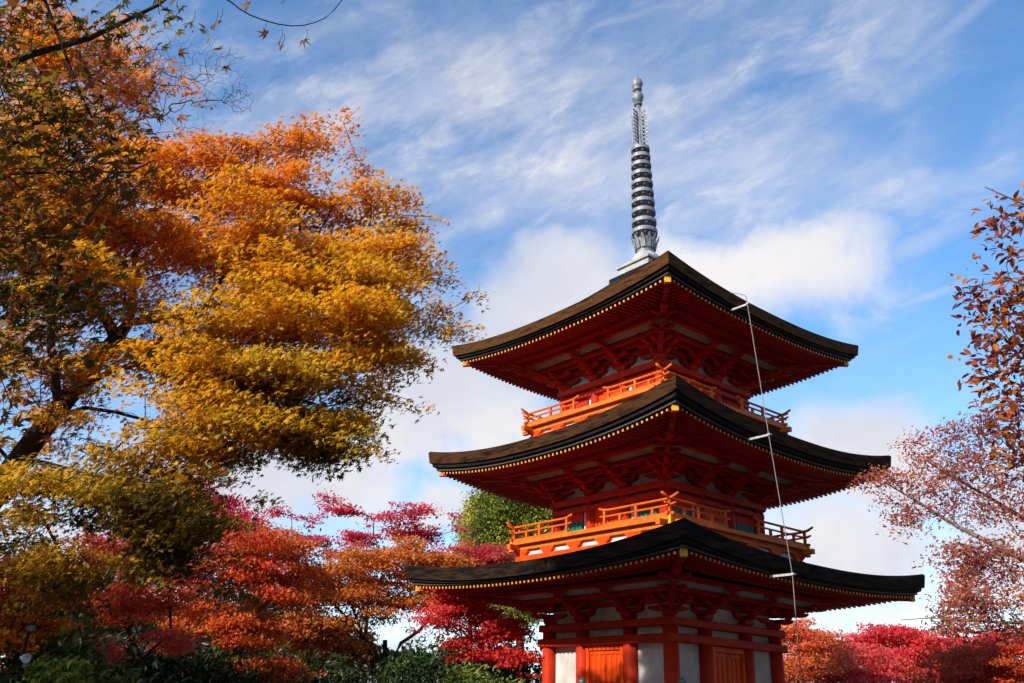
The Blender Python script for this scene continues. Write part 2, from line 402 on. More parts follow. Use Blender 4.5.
def build_roof(si):
    s = ST[si]; w, zp = s['w'], s['zp']
    ec, ez, ed, th, ic, iz, a = (s[q] for q in ('ec', 'ez', 'ed', 'th', 'ic', 'iz', 'a'))
    tc, tz, td = s['tc'], s['tz'], s['td']
    nu, nt = 40, 12
    us = [math.sin(math.pi/2*(-1+2*i/nu))*.35+(-1+2*i/nu)*.65 for i in range(nu+1)]
    rf, eb = MB(), MB()
    def top(u, t):
        c = ec+(ic-ec)*t; zm = ez+(iz-ez)*(a*t+(1-a)*t*t)
        return (u*c, -c, zm+up_curve(u, ed)*(1-t)**2)
    def strip(mb, lines, mi, M_, smooth=True):
        n = len(lines[0]); vs = [q for l in lines for q in l]; fs = []
        for r in range(len(lines)-1):
            for i in range(n-1): fs.append((r*n+i, r*n+i+1, (r+1)*n+i+1, (r+1)*n+i))
        mb.poly(vs, fs, mi, M_, smooth)
    ztip = lambda u: tz+up_curve(u, td)
    zfl = lambda u: ztip(u)+.045           # upper side of the flying rafters at their tips
    for k in range(4):
        Mk = FACE[k]
        strip(rf, [[top(u, j/nt) for u in us] for j in range(nt+1)], 0, Mk)
        # bark edge: slightly undercut, soft upper arris
        P = lambda u, c, z: (u*c, -c, z)
        zt = lambda u: ez+up_curve(u, ed)
        tb = lambda u: th*(1+.12*abs(u)**3)
        strip(rf, [[P(u, ec-.03, zt(u)+.012) for u in us], [P(u, ec+.004, zt(u)-.018) for u in us]], 1, Mk)
        courses = []
        for q in range(8):
            f0, f1 = .08+.92*q/8, .08+.92*(q+1)/8
            courses += [[P(u, ec-.028*f0+(.004 if q else .004), zt(u)-tb(u)*f0) for u in us], [P(u, ec-.028*f1+.0045, zt(u)-tb(u)*f1+.004) for u in us], [P(u, ec-.028*f1-.003, zt(u)-tb(u)*f1) for u in us]]
        strip(rf, courses, 1, Mk, False)
        strip(rf, [[P(u, ec-.028, zt(u)-tb(u)) for u in us], [P(u, ec-.20, zt(u)-tb(u)+.01) for u in us]], 2, Mk)
        # black eave boards in two steps
        z1 = lambda u: zt(u)-tb(u)-.004
        zb2 = lambda u: zfl(u)+.012
        c1, c2 = ec-.065, tc+.030
        strip(eb, [[P(u, c1, z1(u)) for u in us], [P(u, c1-.01, (z1(u)*.5+zb2(u)*.5)) for u in us], [P(u, (c1+c2)/2+.01, z1(u)*.45+zb2(u)*.55) for u in us], [P(u, c2, zb2(u)+.03) for u in us]], 0, Mk, False)
        strip(eb, [[P(u, c2, zb2(u)+.03) for u in us], [P(u, c2+.014, zb2(u)+.026) for u in us], [P(u, c2+.014, zb2(u)) for u in us], [P(u, c2-.02, zb2(u)-.004) for u in us]], 1, Mk, False)
        strip(eb, [[P(u, c2-.02, zb2(u)-.004) for u in us], [P(u, tc-.06, zfl(u)+.004) for u in us]], 0, Mk, False)
        # boards above the rafters, back to the wall
        kc = tc-.50*(tc-w-.68)-.16             # line of the eave beam between the two rafter tiers
        sl_f, sl_b = .14, .27
        zk = lambda u: zfl(u)*1.0+sl_f*(tc-kc)-up_curve(u, td)*(1-(kc/tc)**2)
        strip(rf, [[P(u, tc-.06, zfl(u)+.004) for u in us], [P(u, kc, zk(u)+.004) for u in us], [P(u, kc, zk(u)-.055) for u in us],
                   [P(u, w+.3, tz+.045+sl_f*(tc-kc)-.055+sl_b*(kc-w-.3)+up_curve(u, td)*.25) for u in us]], 3, Mk, False)
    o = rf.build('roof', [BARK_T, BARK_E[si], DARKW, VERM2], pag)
    eb.build('eave_board', [DARKW, GREYW], o)
    for k in range(4):
        fr, br = MB(), MB()
        n = int(2*(tc-.07)/.107); sp = 2*(tc-.07)/n
        kc = tc-.50*(tc-w-.68)-.16
        for i in range(n+1):
            x = -(tc-.07)+i*sp; u = x/tc
            inner = max(abs(x)+.03, kc-.05)
            if tc-inner > .04:
                z = ztip(u); zi = z+.14*(tc-inner)-up_curve(u, td)*(1-(inner/tc)**2)
                fr.bar((x, -inner, zi+.012), (x, -tc, z+.012), .036, .042, 0, FACE[k], 1)
            if abs(x) < kc-.05:
                u2 = x/kc; inn = max(abs(x)+.03, w+.3)
                zk_ = tz+.045+.14*(tc-kc)-.055+up_curve(u2, td)*(kc/tc)**2*.92-.035
                zi = zk_+.27*(kc-inn)-up_curve(u2, td)*(1-(inn/kc)**1.5)*.6
                if kc-inn > .05: br.bar((x, -inn, zi), (x, -kc-.05, zk_-.012), .055, .065, 0, FACE[k], 1)
        # the eave beam lying on the lower tier
        pts = []
        for i in range(25):
            u = -1+2*i/24; pts.append((u*(kc+.01), -(kc+.01), tz+.045+.14*(tc-kc)-.030+up_curve(u, td)*(kc/tc)**2*.92))
        for p, q in zip(pts[:-1], pts[1:]): br.bar(p, q, .07, .052, 0, FACE[k])
        fr.build('flying_rafter_row', [VERM, GOLD], o); br.build('base_rafter_row', [VERM2, VERM2], o)
        h = MB()
        d = math.sqrt(.5)
        zc = tz+td
        h.bar((-(w+.2), -(w+.2), tz+.10+.12), (-(tc*.80), -(tc*.80), zc-.10), .13, .15, 0, FACE[k])
        h.bar((-(w+.9), -(w+.9), tz+.16), (-(tc-.07), -(tc-.07), zc-.01), .095, .115, 0, FACE[k])
        cc = tc-.07; t_ = (Vector((-cc, -cc, zc-.01))-Vector((-(w+.9), -(w+.9), tz+.16))).normalized()
        p0 = Vector((-cc, -cc, zc-.01)); h.bar(p0+t_*.001, p0+t_*.08, .105, .125, 1, FACE[k])
        h.build('corner_rafter', [VERM, GOLD], o)
    return o
for si in range(3): build_roof(si)

def build_balcony(hw, zd, hr, zb, gap):
    """hw: half width of the railing, zd: deck top, hr: rail height, zb: underside of the base"""
    deck = MB(); und = MB()
    o = hw+.05
    for k in range(4):
        deck.poly([(-o, -o, zd-.075), (o, -o, zd-.075), (1.2, -1.2, zd-.075), (-1.2, -1.2, zd-.075), (-o, -o, zd), (o, -o, zd), (1.2, -1.2, zd), (-1.2, -1.2, zd)],
                  [(3, 2, 1, 0), (4, 5, 6, 7), (0, 1, 5, 4)], 0, FACE[k])
        e = .003*(k % 2)
        deck.box(-hw-.21, hw+.21, -hw+.045, -hw+.135, zd-.17+e, zd-.079+e, 0, FACE[k])      # joist with long noses at the corners
        und.box(-hw+.02, hw-.02, -hw+.03, -hw+.13, zb-.25, zb+.075, 0, FACE[k])
        und.box(-hw+.10, hw-.10, -hw+.12, -hw+.15, zb+.05, zd-.17, 1, FACE[k])
        nb = 6
        for i in range(nb):
            x = -hw+.16+(2*hw-.32)*i/(nb-1)
            pr = [(-.20, zd-.172), (-.19, zd-.20), (-.11, zb+.10), (-.09, zb+.078), (.09, zb+.078), (.11, zb+.10), (.19, zd-.20), (.20, zd-.172)]
            und.rings([[(x+p, -hw+.05, q) for p, q in pr], [(x+p, -hw+.119, q) for p, q in pr]], 0, FACE[k])
    od = deck.build('balcony', [GOLDO], pag); und.build('balcony_base', [ORNG, PLAS], od)
    for k in range(4):
        for sgn in (-1, 1):
            r = MB()
            X = lambda x: sgn*x
            zt = zd+hr
            # three rails: the top one ends in upswept tips at the door gap and past the corner
            def rail(z, rad, x0, x1, up0, up1, off=0.0):
                pts = []
                for i in range(17):
                    t = i/16; x = x0+(x1-x0)*t
                    zz = z+up0*max(0, 1-t*(x1-x0)/.26)**2+up1*max(0, 1-(1-t)*(x1-x0)/.30)**2
                    pts.append((X(x), -hw+off, zz))
                r.tube(pts, rad, 8, 0, FACE[k])
            e = .004*(k % 2)
            rail(zt+e, .024, gap, hw+.20, .05, .075)
            rail(zt-hr*.40+e, .020, gap+.02, hw+.14, .012, .03)
            r.box(min(X(gap+.10), X(hw+.10)), max(X(gap+.10), X(hw+.10)), -hw-.026, -hw+.026, zd+.002+e, zd+.05+e, 0, FACE[k])
            n = 4; xs = [gap+.14+(hw-gap-.14)*i/n for i in range(n+1)]
            for i, x in enumerate(xs):
                hgt = zt if (i % 2 == 0) else zt-hr*.40
                a_, b_ = sorted((X(x-.025), X(x+.025)))
                if i < n or sgn < 0: r.box(a_, b_, -hw-.021, -hw+.021, zd+.05, hgt-.01, 0, FACE[k])
            r.build('railing', ORNG2, od)
            if sgn < 0:
                for M5, bx in ((FACE[k], (-hw-.222, -hw-.212, -hw+.04, -hw+.14, zd-.175, zd-.074)), (FACE[(k+3) % 4], (hw+.212, hw+.222, -hw+.04, -hw+.14, zd-.175, zd-.074))):
                    g = MB(); g.box(*bx, 0, M5); g.build('beam_end_cap', ORNG2, od)
                g = MB(); g.box(-o-.012, -o+.05, -o-.012, -o+.05, zd-.16, zd-.003, 0, FACE[k]); g.build('corner_block', GOLD, od)
GOLDO = mat('orange_deck_paint', (.74, .20, .012), .5, (.66, .13, .010), 6, spec=.25)
ORNG2 = mat('orange_rail_paint', (.78, .16, .013), .5, (.64, .095, .011), 9, vec=(1, 1, .5), spec=.18, detail=9, bump=.1)
build_balcony(2.04, 4.80, .285, 4.43, .36)
build_balcony(1.88, 7.275, .24, 6.94, .34)

def build_spire():
    sp = empty('spire', (0, 0, 0)); sp.parent = pag
    # a small lean, as on the real one
    lean = Vector((-math.cos(RZ), math.sin(RZ), 0))   # towards world -X, in pagoda space
    ax = Vector((0, 0, 1)).cross(lean)
    sp.matrix_local = Matrix.Translation(Vector((0, 0, 10.66))+lean*.055) @ Matrix.Rotation(R(1.0), 4, ax) @ Matrix.Diagonal((.97, .97, 1.02, 1)) @ Matrix.Translation((0, 0, -10.66))
    b = MB(); b.box(-.62, .62, -.62, .62, 10.56, 10.72, 0, None, .01); b.build('spire_base', DARKW, sp)
    b = MB(); b.box(-.45, .45, -.45, .45, 10.724, 10.95, 0, None, .008); b.box(-.50, .50, -.50, .50, 10.953, 11.02, 0, None, .01)
    b.build('dew_basin', LEADW, sp)
    b = MB(); b.lathe([(.36, 11.02), (.355, 11.12), (.32, 11.22), (.26, 11.29), (.24, 11.31)], 28); b.build('inverted_bowl', LEADW, sp)
    b = MB(); b.lathe([(.235, 11.30), (.20, 11.34), (.21, 11.42), (.25, 11.58), (.27, 11.66), (.24, 11.67)], 28)
    for i in range(12):      # petals that flare outwards
        m4 = Matrix.Rotation(2*math.pi*i/12, 4, 'Z')
        b.rings([[(.225, -.05, 11.42), (.225, .05, 11.42), (.245, .05, 11.42), (.245, -.05, 11.42)],
                 [(.27, -.055, 11.60), (.27, .055, 11.60), (.29, .055, 11.60), (.29, -.055, 11.60)],
                 [(.345, -.012, 11.74), (.345, .012, 11.74), (.355, .012, 11.73), (.355, -.012, 11.73)]], 0, m4)
    b.build('lotus_flower', STEEL, sp)
    b = MB(); b.lathe([(.085, 11.6), (.08, 13.0), (.065, 14.4), (.055, 15.42)], 14); b.build('mast', STEEL, sp)
    zs = [11.87, 12.12, 12.385, 12.64, 12.89, 13.14, 13.39, 13.64, 13.87, 14.09]
    for i, z in enumerate(zs):
        r = .305-.0085*i; b = MB()
        b.lathe([(r-.035, z-.045), (r, z-.045), (r+.004, z), (r, z+.045), (r-.035, z+.045)], 32, smooth=False)
        b.lathe([(.08, z-.03), (.12, z-.03), (.12, z+.03), (.08, z+.03)], 16, mi=1)
        for q in range(8):
            m4 = Matrix.Rotation(2*math.pi*q/8+.2*i, 4, 'Z')
            b.box(.10, r-.03, -.018, .018, z-.025, z+.025, 1, m4)
            b.lathe([(.008, z-.045), (.030, z-.075), (.034, z-.12), (.006, z-.125)], 8, r-.045, 0, 1, m4)
        b.build('ring', [STEEL, STEELD], sp)
    for q in range(4):       # openwork flame plates
        b = MB(); m4 = Matrix.Rotation(q*math.pi/2+.12, 4, 'Z')
        b.box(.055, .075, -.011, .011, 14.22, 15.16, 0, m4); b.box(.200, .216, -.011, .011, 14.24, 15.10, 0, m4)
        for j in range(9):
            z = 14.25+j*.105
            b.bar((.07, 0, z), (.205, 0, z+.075), .020, .018, 0, m4); b.bar((.07, 0, z+.075), (.205, 0, z), .018, .018, 0, m4)
            b.poly([(.216, -.008, z), (.252, 0, z+.055), (.216, -.008, z+.075), (.216, .008, z), (.216, .008, z+.075)], [(0, 1, 2), (3, 4, 1), (0, 3, 1), (2, 1, 4), (0, 2, 4, 3)], 0, m4)
        b.build('flame_plate', STEEL, sp)
    b = MB(); b.lathe([(.06, 15.36), (.11, 15.385), (.11, 15.41), (.06, 15.43)], 18); b.build('collar', STEEL, sp)
    b = MB(); b.lathe([(.05, 15.42), (.075, 15.45), (.135, 15.52), (.15, 15.60), (.135, 15.68), (.07, 15.76), (.05, 15.78)], 20); b.build('jewel', STEEL, sp)
    b = MB(); b.lathe([(.05, 15.78), (.12, 15.81), (.12, 15.83), (.06, 15.85), (.12, 15.90), (.15, 15.99), (.13, 16.09), (.07, 16.15), (.025, 16.20), (.012, 16.32)], 20); b.build('jewel', STEEL, sp)
build_spire()

def build_conductor():
    b = MB()
    # in pagoda space the right hand face looks along local +X
    pts = [(2.60, -.82, 9.30), (2.75, -.83, 9.25), (3.02, -.86, 9.10), (3.17, -.905, 9.02), (3.215, -.915, 8.93), (3.22, -.92, 8.60)]
    pts = [(2.93, -1.07, 9.16), (3.10, -1.02, 9.14), (3.20, -.95, 9.08), (3.235, -.93, 8.95), (3.24, -.925, 8.60)]
    low = [(3.46, -.94, 6.12), (3.70, -1.03, 3.75), (3.74, -1.06, 1.2), (3.74, -1.06, 0.0)]
    pts = [(3.06, -1.37, 8.86), (3.10, -1.37, 8.855), (3.24, -1.34, 8.80), (3.36, -1.33, 8.73), (3.41, -1.335, 8.67), (3.425, -1.34, 8.52)]
    low = [(3.73, -1.47, 5.98), (3.94, -1.46, 3.70), (3.95, -1.50, 2.13), (3.95, -1.50, 0.0)]
    b.tube(pts+low, .0072, 8)
    c = b.build('lightning_conductor', WIRE, pag)
    for (x0, x1, y, z) in ((3.05, 3.425, -1.34, 8.535), (3.30, 3.73, -1.47, 6.00), (3.53, 3.94, -1.46, 3.715)):
        q = MB(); q.box(x0, x1-.02, y+.012, y+.05, z-.017, z+.017); q.box(x1-.018, x1+.035, y-.022, y+.050, z-.015, z+.015)
        q.build('bracket', WHITEP, c)
build_conductor()
# ---------------------------------------------------------------- trees
def leaf_mat(name, trans=.42, rough=.5, gain=1.0):
    m = bpy.data.materials.new(name); m.use_nodes = True; t = m.node_tree; N = NT(t)
    b = t.nodes['Principled BSDF']; b.inputs['Roughness'].default_value = rough; b.inputs['Specular IOR Level'].default_value = .25
    at_ = N.n('ShaderNodeAttribute', attribute_name='tint')
    t.links.new(at_.outputs['Color'], b.inputs['Base Color'])
    tr = N.n('ShaderNodeBsdfTranslucent'); t.links.new(at_.outputs['Color'], tr.inputs[0])
    mx = N.n('ShaderNodeMixShader'); mx.inputs[0].default_value = trans
    t.links.new(b.outputs[0], mx.inputs[1]); t.links.new(tr.outputs[0], mx.inputs[2])
    t.links.new(mx.outputs[0], t.nodes['Material Output'].inputs[0])
    return m
LEAF = leaf_mat('autumn_leaf', .48); EVER = leaf_mat('evergreen_leaf', .2, .35)
TBARK = mat('dark_tree_bark', (.045, .034, .027), .9, (.025, .02, .017), 14, (1, 1, .4), .6, 30, .1)
PBARK = mat('pale_tree_bark', (.24, .20, .17), .85, (.13, .10, .085), 10, (1, 1, .4), .4, 30, .15)
TWIGB = mat('purplish_twig_bark', (.10, .07, .07), .85, (.06, .045, .045), 10)

def star_leaf():
    """a maple leaf: five pointed lobes, slightly cupped"""
    ang = [-78, -42, 0, 42, 78]; ln = [.62, .92, 1.1, .92, .62]
    v = [(0, 0, 0)]; f = []
    nt = [-118, -60, -21, 21, 60, 118]; nl = [.22, .34, .38, .38, .34, .22]
    for a, l in zip(nt, nl): v.append((l*math.sin(R(a)), l*math.cos(R(a)), .05))
    for a, l in zip(ang, ln): v.append((l*math.sin(R(a)), l*math.cos(R(a)), -.14))
    for i in range(5): f.append((0, 1+i, 7+i, 2+i))
    return np.array(v)-np.array([0, .35, 0]), f
def oval_leaf():
    v = [(0, -.9, 0), (-.40, -.25, .10), (-.34, .35, .08), (0, 1.0, -.12), (.34, .35, .08), (.40, -.25, .10), (0, 0, -.02)]
    f = [(0, 6, 2, 1), (6, 3, 2), (0, 5, 4, 6), (6, 4, 3)]
    return np.array(v), f
def quad_leaf():
    v = [(0, -.9, 0), (-.5, 0, .16), (0, .9, -.1), (.5, 0, .16)]
    return np.array(v), [(0, 3, 2, 1)]
def tri_leaf():
    """three lobes, for leaves a few pixels across"""
    v = [(0, -.6, 0), (-.75, -.1, -.1), (-.22, .15, .1), (0, .95, -.12), (.22, .15, .1), (.75, -.1, -.1)]
    return np.array(v), [(0, 2, 1), (0, 4, 3, 2), (0, 5, 4)]
TEMPL = dict(star=star_leaf(), oval=oval_leaf(), quad=quad_leaf(), tri=tri_leaf())

def mesh_np(name, verts, loops, sizes, mats, parent, tint=None, smooth=False):
    me = bpy.data.meshes.new(name)
    nv = len(verts); nl = len(loops); nf = len(sizes)
    me.vertices.add(nv); me.vertices.foreach_set('co', np.ascontiguousarray(verts, np.float32).ravel())
    me.loops.add(nl); me.loops.foreach_set('vertex_index', np.ascontiguousarray(loops, np.int32))
    st = np.concatenate([[0], np.cumsum(sizes)[:-1]]).astype(np.int32)
    me.polygons.add(nf); me.polygons.foreach_set('loop_start', st); me.polygons.foreach_set('loop_total', np.asarray(sizes, np.int32))
    if smooth: me.polygons.foreach_set('use_smooth', np.ones(nf, bool))
    for m in mats: me.materials.append(m)
    me.update(calc_edges=True)
    if tint is not None:
        a = me.attributes.new('tint', 'FLOAT_COLOR', 'POINT')
        a.data.foreach_set('color', np.concatenate([tint, np.ones((len(tint), 1))], 1).astype(np.float32).ravel())
    o = bpy.data.objects.new(name, me); COL.objects.link(o)
    if parent: o.parent = parent
    return o

SUNV = np.array(to_sun)
def leaves_obj(name, pos, size, templ, pal, rng, parent, origin, matl=None, tilt=.55, patch=1.2, jit=.16, up=None, sunny=.95, grad=None, amp=.21):
    """one leaf per pos; pal is a list of colours along which leaves vary in patches"""
    tv, tf = TEMPL[templ]; n = len(pos); k = len(tv)
    nrm = rng.normal(0, tilt, (n, 3)); nrm[:, 2] += .55
    nrm += SUNV*sunny
    if up is not None: nrm += up
    nrm /= np.linalg.norm(nrm, axis=1, keepdims=True)
    a = rng.normal(0, 1, (n, 3)); a[:, 2] -= .15
    T = a-nrm*(a*nrm).sum(1, keepdims=True); T /= np.linalg.norm(T, axis=1, keepdims=True)
    B = np.cross(nrm, T)
    s = (size*np.clip(rng.normal(1, .24, n), .5, 1.6))[:, None, None]
    V = pos[:, None, :]+s*(tv[None, :, 0:1]*B[:, None, :]+tv[None, :, 1:2]*T[:, None, :]+tv[None, :, 2:3]*nrm[:, None, :])
    loops = np.concatenate([np.array(f) for f in tf]); sz = np.array([len(f) for f in tf])
    L = (loops[None, :]+(np.arange(n)*k)[:, None]).ravel(); S = np.tile(sz, n)
    # colour patches: slow waves through the crown plus jitter per leaf
    q = np.zeros(n)
    for i in range(5):
        w = rng.normal(0, 1, 3)*2.2/patch*(1+.5*i); q += np.sin(pos@w+rng.uniform(0, 6.28))/(1+.35*i)
    q = .5+amp*q+rng.normal(0, jit, n)
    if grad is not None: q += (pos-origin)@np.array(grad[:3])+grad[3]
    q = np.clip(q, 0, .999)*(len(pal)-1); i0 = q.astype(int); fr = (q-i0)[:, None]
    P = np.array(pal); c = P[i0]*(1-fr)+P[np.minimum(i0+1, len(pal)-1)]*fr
    c = c*np.clip(rng.normal(1, .15, (n, 1)), .55, 1.5)
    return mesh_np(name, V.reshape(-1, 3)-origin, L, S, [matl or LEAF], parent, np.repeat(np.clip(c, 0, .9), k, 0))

class Skel:
    """a branching skeleton: hand-set limbs first, then twigs grown towards the leaf sprays"""
    def __init__(s): s.p = []; s.par = []; s.ln = []; s.fix = {}
    def limb(s, pts, r0=None, r1=None, start=None, seg=.25):
        pts = [np.array(q, float) for q in pts]
        if start is None and s.p:
            start = int(np.argmin(np.linalg.norm(np.array(s.p)-pts[0], axis=1)))
        cur = start
        if cur is None: s.p.append(pts[0]); s.par.append(-1); s.ln.append(0.); cur = 0; s.fix[0] = r0 or 0
        tot = sum(np.linalg.norm(b-a) for a, b in zip(pts[:-1], pts[1:])); run = 0
        # smooth curve through the points
        m = len(pts)
        for i in range(m-1):
            p0, p1, p2, p3 = pts[max(i-1, 0)], pts[i], pts[i+1], pts[min(i+2, m-1)]
            d = np.linalg.norm(p2-p1); k = max(1, int(d/seg))
            for j in range(1, k+1):
                t = j/k
                q = .5*((2*p1)+(-p0+p2)*t+(2*p0-5*p1+4*p2-p3)*t*t+(-p0+3*p1-3*p2+p3)*t**3)
                s.p.append(q); s.par.append(cur); s.ln.append(s.ln[cur]+d/k); cur = len(s.p)-1
                if r0: s.fix[cur] = r0+(r1-r0)*((run+d*t)/tot)
            run += d
    def grow(s, A, rng, seg=.22, wob=.10, lift=.12, kpath=.22):
        A = np.asarray(A); P = np.array(s.p)
        base = np.min(np.linalg.norm(A[:, None, :]-P[None, ::max(1, len(P)//60), :], axis=2), axis=1)
        buf = np.zeros((len(P)+len(A)*30, 3)); ln = np.zeros(len(buf)); n = len(P); buf[:n] = P; ln[:n] = s.ln
        for i in np.argsort(base):
            a = A[i]; dv = buf[:n]-a; d = np.sqrt((dv*dv).sum(1))
            j = int(np.argmin(d+kpath*ln[:n]+.25*np.maximum(0, dv[:, 2])))
            D = d[j]
            if D < .03: continue
            k = min(28, max(1, int(D/seg))); st = buf[j].copy(); cur = j
            off = rng.normal(0, wob*D, 3); off[2] += lift*D
            for q in range(1, k+1):
                t = q/k; x = st+(a-st)*t+off*math.sin(math.pi*t)*.6+(rng.normal(0, wob*seg*.5, 3) if q < k else 0)
                buf[n] = x; s.p.append(x); s.par.append(cur); ln[n] = ln[cur]+D/k; s.ln.append(ln[n]); cur = n; n += 1
                if n >= len(buf)-30: buf = np.concatenate([buf, np.zeros((4000, 3))]); ln = np.concatenate([ln, np.zeros(4000)])
    def build(s, name, m, parent, origin, tip=.004, ex=.46, rmax=.2, sides=7):
        P = np.array(s.p); par = np.array(s.par); n = len(P)
        cnt = np.zeros(n); ch = [[] for _ in range(n)]
        for i in range(n-1, 0, -1):
            if cnt[i] == 0: cnt[i] = 1
            if par[i] >= 0: cnt[par[i]] += cnt[i]; ch[par[i]].append(i)
        r = np.minimum(tip*np.maximum(cnt, 1)**ex, rmax)
        for i, q in s.fix.items():
            if q: r[i] = max(q, min(r[i], q*1.05))
        for i in range(1, n): r[i] = min(r[i], r[par[i]] if par[i] >= 0 else r[i])
        main = np.full(n, -1)
        for i in range(n):
            if ch[i]: main[i] = max(ch[i], key=lambda c: (c in s.fix, cnt[c]))
        d = np.zeros((n, 3)); ok = par >= 0
        d[ok] = P[ok]-P[par[ok]]; d /= np.maximum(np.linalg.norm(d, axis=1, keepdims=True), 1e-9)
        tan = d.copy(); hm = main >= 0; tan[hm] += d[main[hm]]
        if n > 1: tan[0] = d[main[0]]
        tan /= np.maximum(np.linalg.norm(tan, axis=1, keepdims=True), 1e-9)
        E = np.where(ok)[0]; pa = par[E]; ismain = main[pa] == E
        t0 = np.where(ismain[:, None], tan[pa], d[E]); t1 = tan[E]
        r1 = r[E]; r0 = np.where(ismain, r[pa], np.minimum(r[pa]*.9, r1*1.25))
        def frame(t):
            ref = np.tile(np.array([.31, .24, .92]), (len(t), 1))
            bad = np.abs((t*ref).sum(1)) > .985; ref[bad] = (1, 0, 0)
            u = np.cross(t, ref); u /= np.linalg.norm(u, axis=1, keepdims=True); return u, np.cross(t, u)
        u0, w0 = frame(t0); u1, w1 = frame(t1)
        V = []
        for (c, u, w, rr) in ((P[pa], u0, w0, r0), (P[E], u1, w1, r1)):
            for k in range(sides):
                a = 2*math.pi*k/sides; V.append(c+rr[:, None]*(u*math.cos(a)+w*math.sin(a)))
        V = np.stack(V, 1); m_ = len(E); base = (np.arange(m_)*2*sides)[:, None]
        F = []
        for k in range(sides):
            j = (k+1) % sides; F.append(np.stack([base[:, 0]+k, base[:, 0]+j, base[:, 0]+sides+j, base[:, 0]+sides+k], 1))
        L = np.stack(F, 1).reshape(-1)
        return mesh_np(name, V.reshape(-1, 3)-origin, L, np.full(m_*sides, 4), [m], parent, smooth=True)

def ell(px, py, dep, rx, ry, rd, n, rng, shell=.45, layers=0):
    """n points in a clump seen at pixel px, py from the photograph's viewpoint, rd metres deep"""
    c = np.array(at(px, py, dep)); r = ray(px, py); k = dep/math.hypot(r.x, r.y)
    v = rng.normal(0, 1, (n, 3)); v /= np.linalg.norm(v, axis=1, keepdims=True)
    v *= (rng.uniform(0, 1, (n, 1))**shell)
    if layers: v[:, 2] = .5*v[:, 2]+.5*np.round(v[:, 2]*layers)/layers
    e1 = np.array((cy_, -sy_, 0)); e2 = np.array((sy_, cy_, 0))
    return c+v[:, 0:1]*rx*k/FPX*e1+v[:, 1:2]*rd*e2+v[:, 2:3]*np.array((0, 0, 1))*ry*k/FPX

def plates(px, py, dep, rx, ry, rd, n, rng, pr, shell):
    """the same clump, but its points lie in thin drooping layers as a maple carries its sprays"""
    k = max(2, n//8); C = ell(px, py, dep, rx*.9, ry*.9, rd*.9, k, rng, shell); mid = np.array(at(px, py, dep))
    m = int(math.ceil(n/k)); out = []
    for c in C:
        o = c-mid; o[2] = 0; o = o/(np.linalg.norm(o)+1e-6)+rng.normal(0, .5, 3)*(1, 1, 0); o /= np.linalg.norm(o)+1e-6
        w = np.array((-o[1], o[0], 0)); sc = pr*rng.uniform(.5, 1.25)
        q = rng.uniform(-1, 1, (m, 2)); q *= (np.abs(q).max(1)/(np.linalg.norm(q, axis=1)+1e-6))[:, None]
        z = -.20*sc*(q[:, 0]+.4)**2-.14*sc*q[:, 1]**2+rng.normal(0, .25)*sc*q[:, 0]+rng.normal(0, .25)*sc*q[:, 1]+rng.normal(0, .09*sc, m)
        out.append(c+o*(q[:, 0:1]*sc*1.25)+w*(q[:, 1:2]*sc*.8)+np.stack([np.zeros(m), np.zeros(m), z], 1))
    return np.concatenate(out)
def tree(name, label, cat, base, limbs, clumps, sprays=None, leaf=.05, templ='tri', pal=None, per=14, spr=.22, flat=.35, seed=1, bark=None, trunk_r=.15,
         group=None, matl=None, tip=.0035, tilt=.8, patch=1.2, jit=.16, lift=.12, wob=.1, layers=0, shell=.45, seg=.22, kpath=.22, ex=.46, droop=.0, sides=6, sunny=.95, grad=None, plate=0, amp=.21):
    rng = np.random.default_rng(seed); base = np.array(base, float)
    t = empty(name, Vector(base)); tag(t, label, cat, group)
    S = Skel()
    for i, l in enumerate(limbs): S.limb(*l) if isinstance(l, tuple) else S.limb(l)
    A = np.concatenate([(plates(*c[:7], rng, plate, shell) if plate else ell(*c[:6], c[6], rng, shell, layers)) for c in clumps])
    S.grow(A, rng, seg, wob, lift, kpath)
    S.build('trunk', bark or TBARK, t, base, tip, ex, trunk_r, sides)
    if per:
        n = len(A)*per
        off = np.clip(rng.normal(0, 1, (n, 3)), -1.8, 1.8)*np.array([spr, spr, spr*flat])
        off[:, 2] -= droop*np.hypot(off[:, 0], off[:, 1])
        pos = np.repeat(A, per, 0)+off
        leaves_obj('crown', pos, leaf, templ, pal, rng, t, base, matl, tilt, patch, jit, None, sunny, grad, amp)
    return t
def P3(x, y, d): return np.array(at(x, y, d))
def ground_under(x, y, d, dx=0, dy=0, z=0.0):
    p = at(x, y, d); return np.array((p.x+dx, p.y+dy, z))

# colours of leaves (albedo)
YEL = (.88, .55, .03); AMB = (.90, .44, .014); ORA = (.88, .28, .010); REDO = (.74, .12, .014); OLV = (.27, .20, .02); YGR = (.52, .42, .035)
RED = (.76, .050, .026); CRI = (.74, .035, .070); MAG = (.62, .05, .15); BRN = (.44, .14, .05); PNK = (.72, .27, .20); DRED = (.36, .035, .028)
GRN = (.045, .085, .018); DGR = (.02, .045, .012); LGR = (.17, .22, .03); YG2 = (.28, .27, .03)

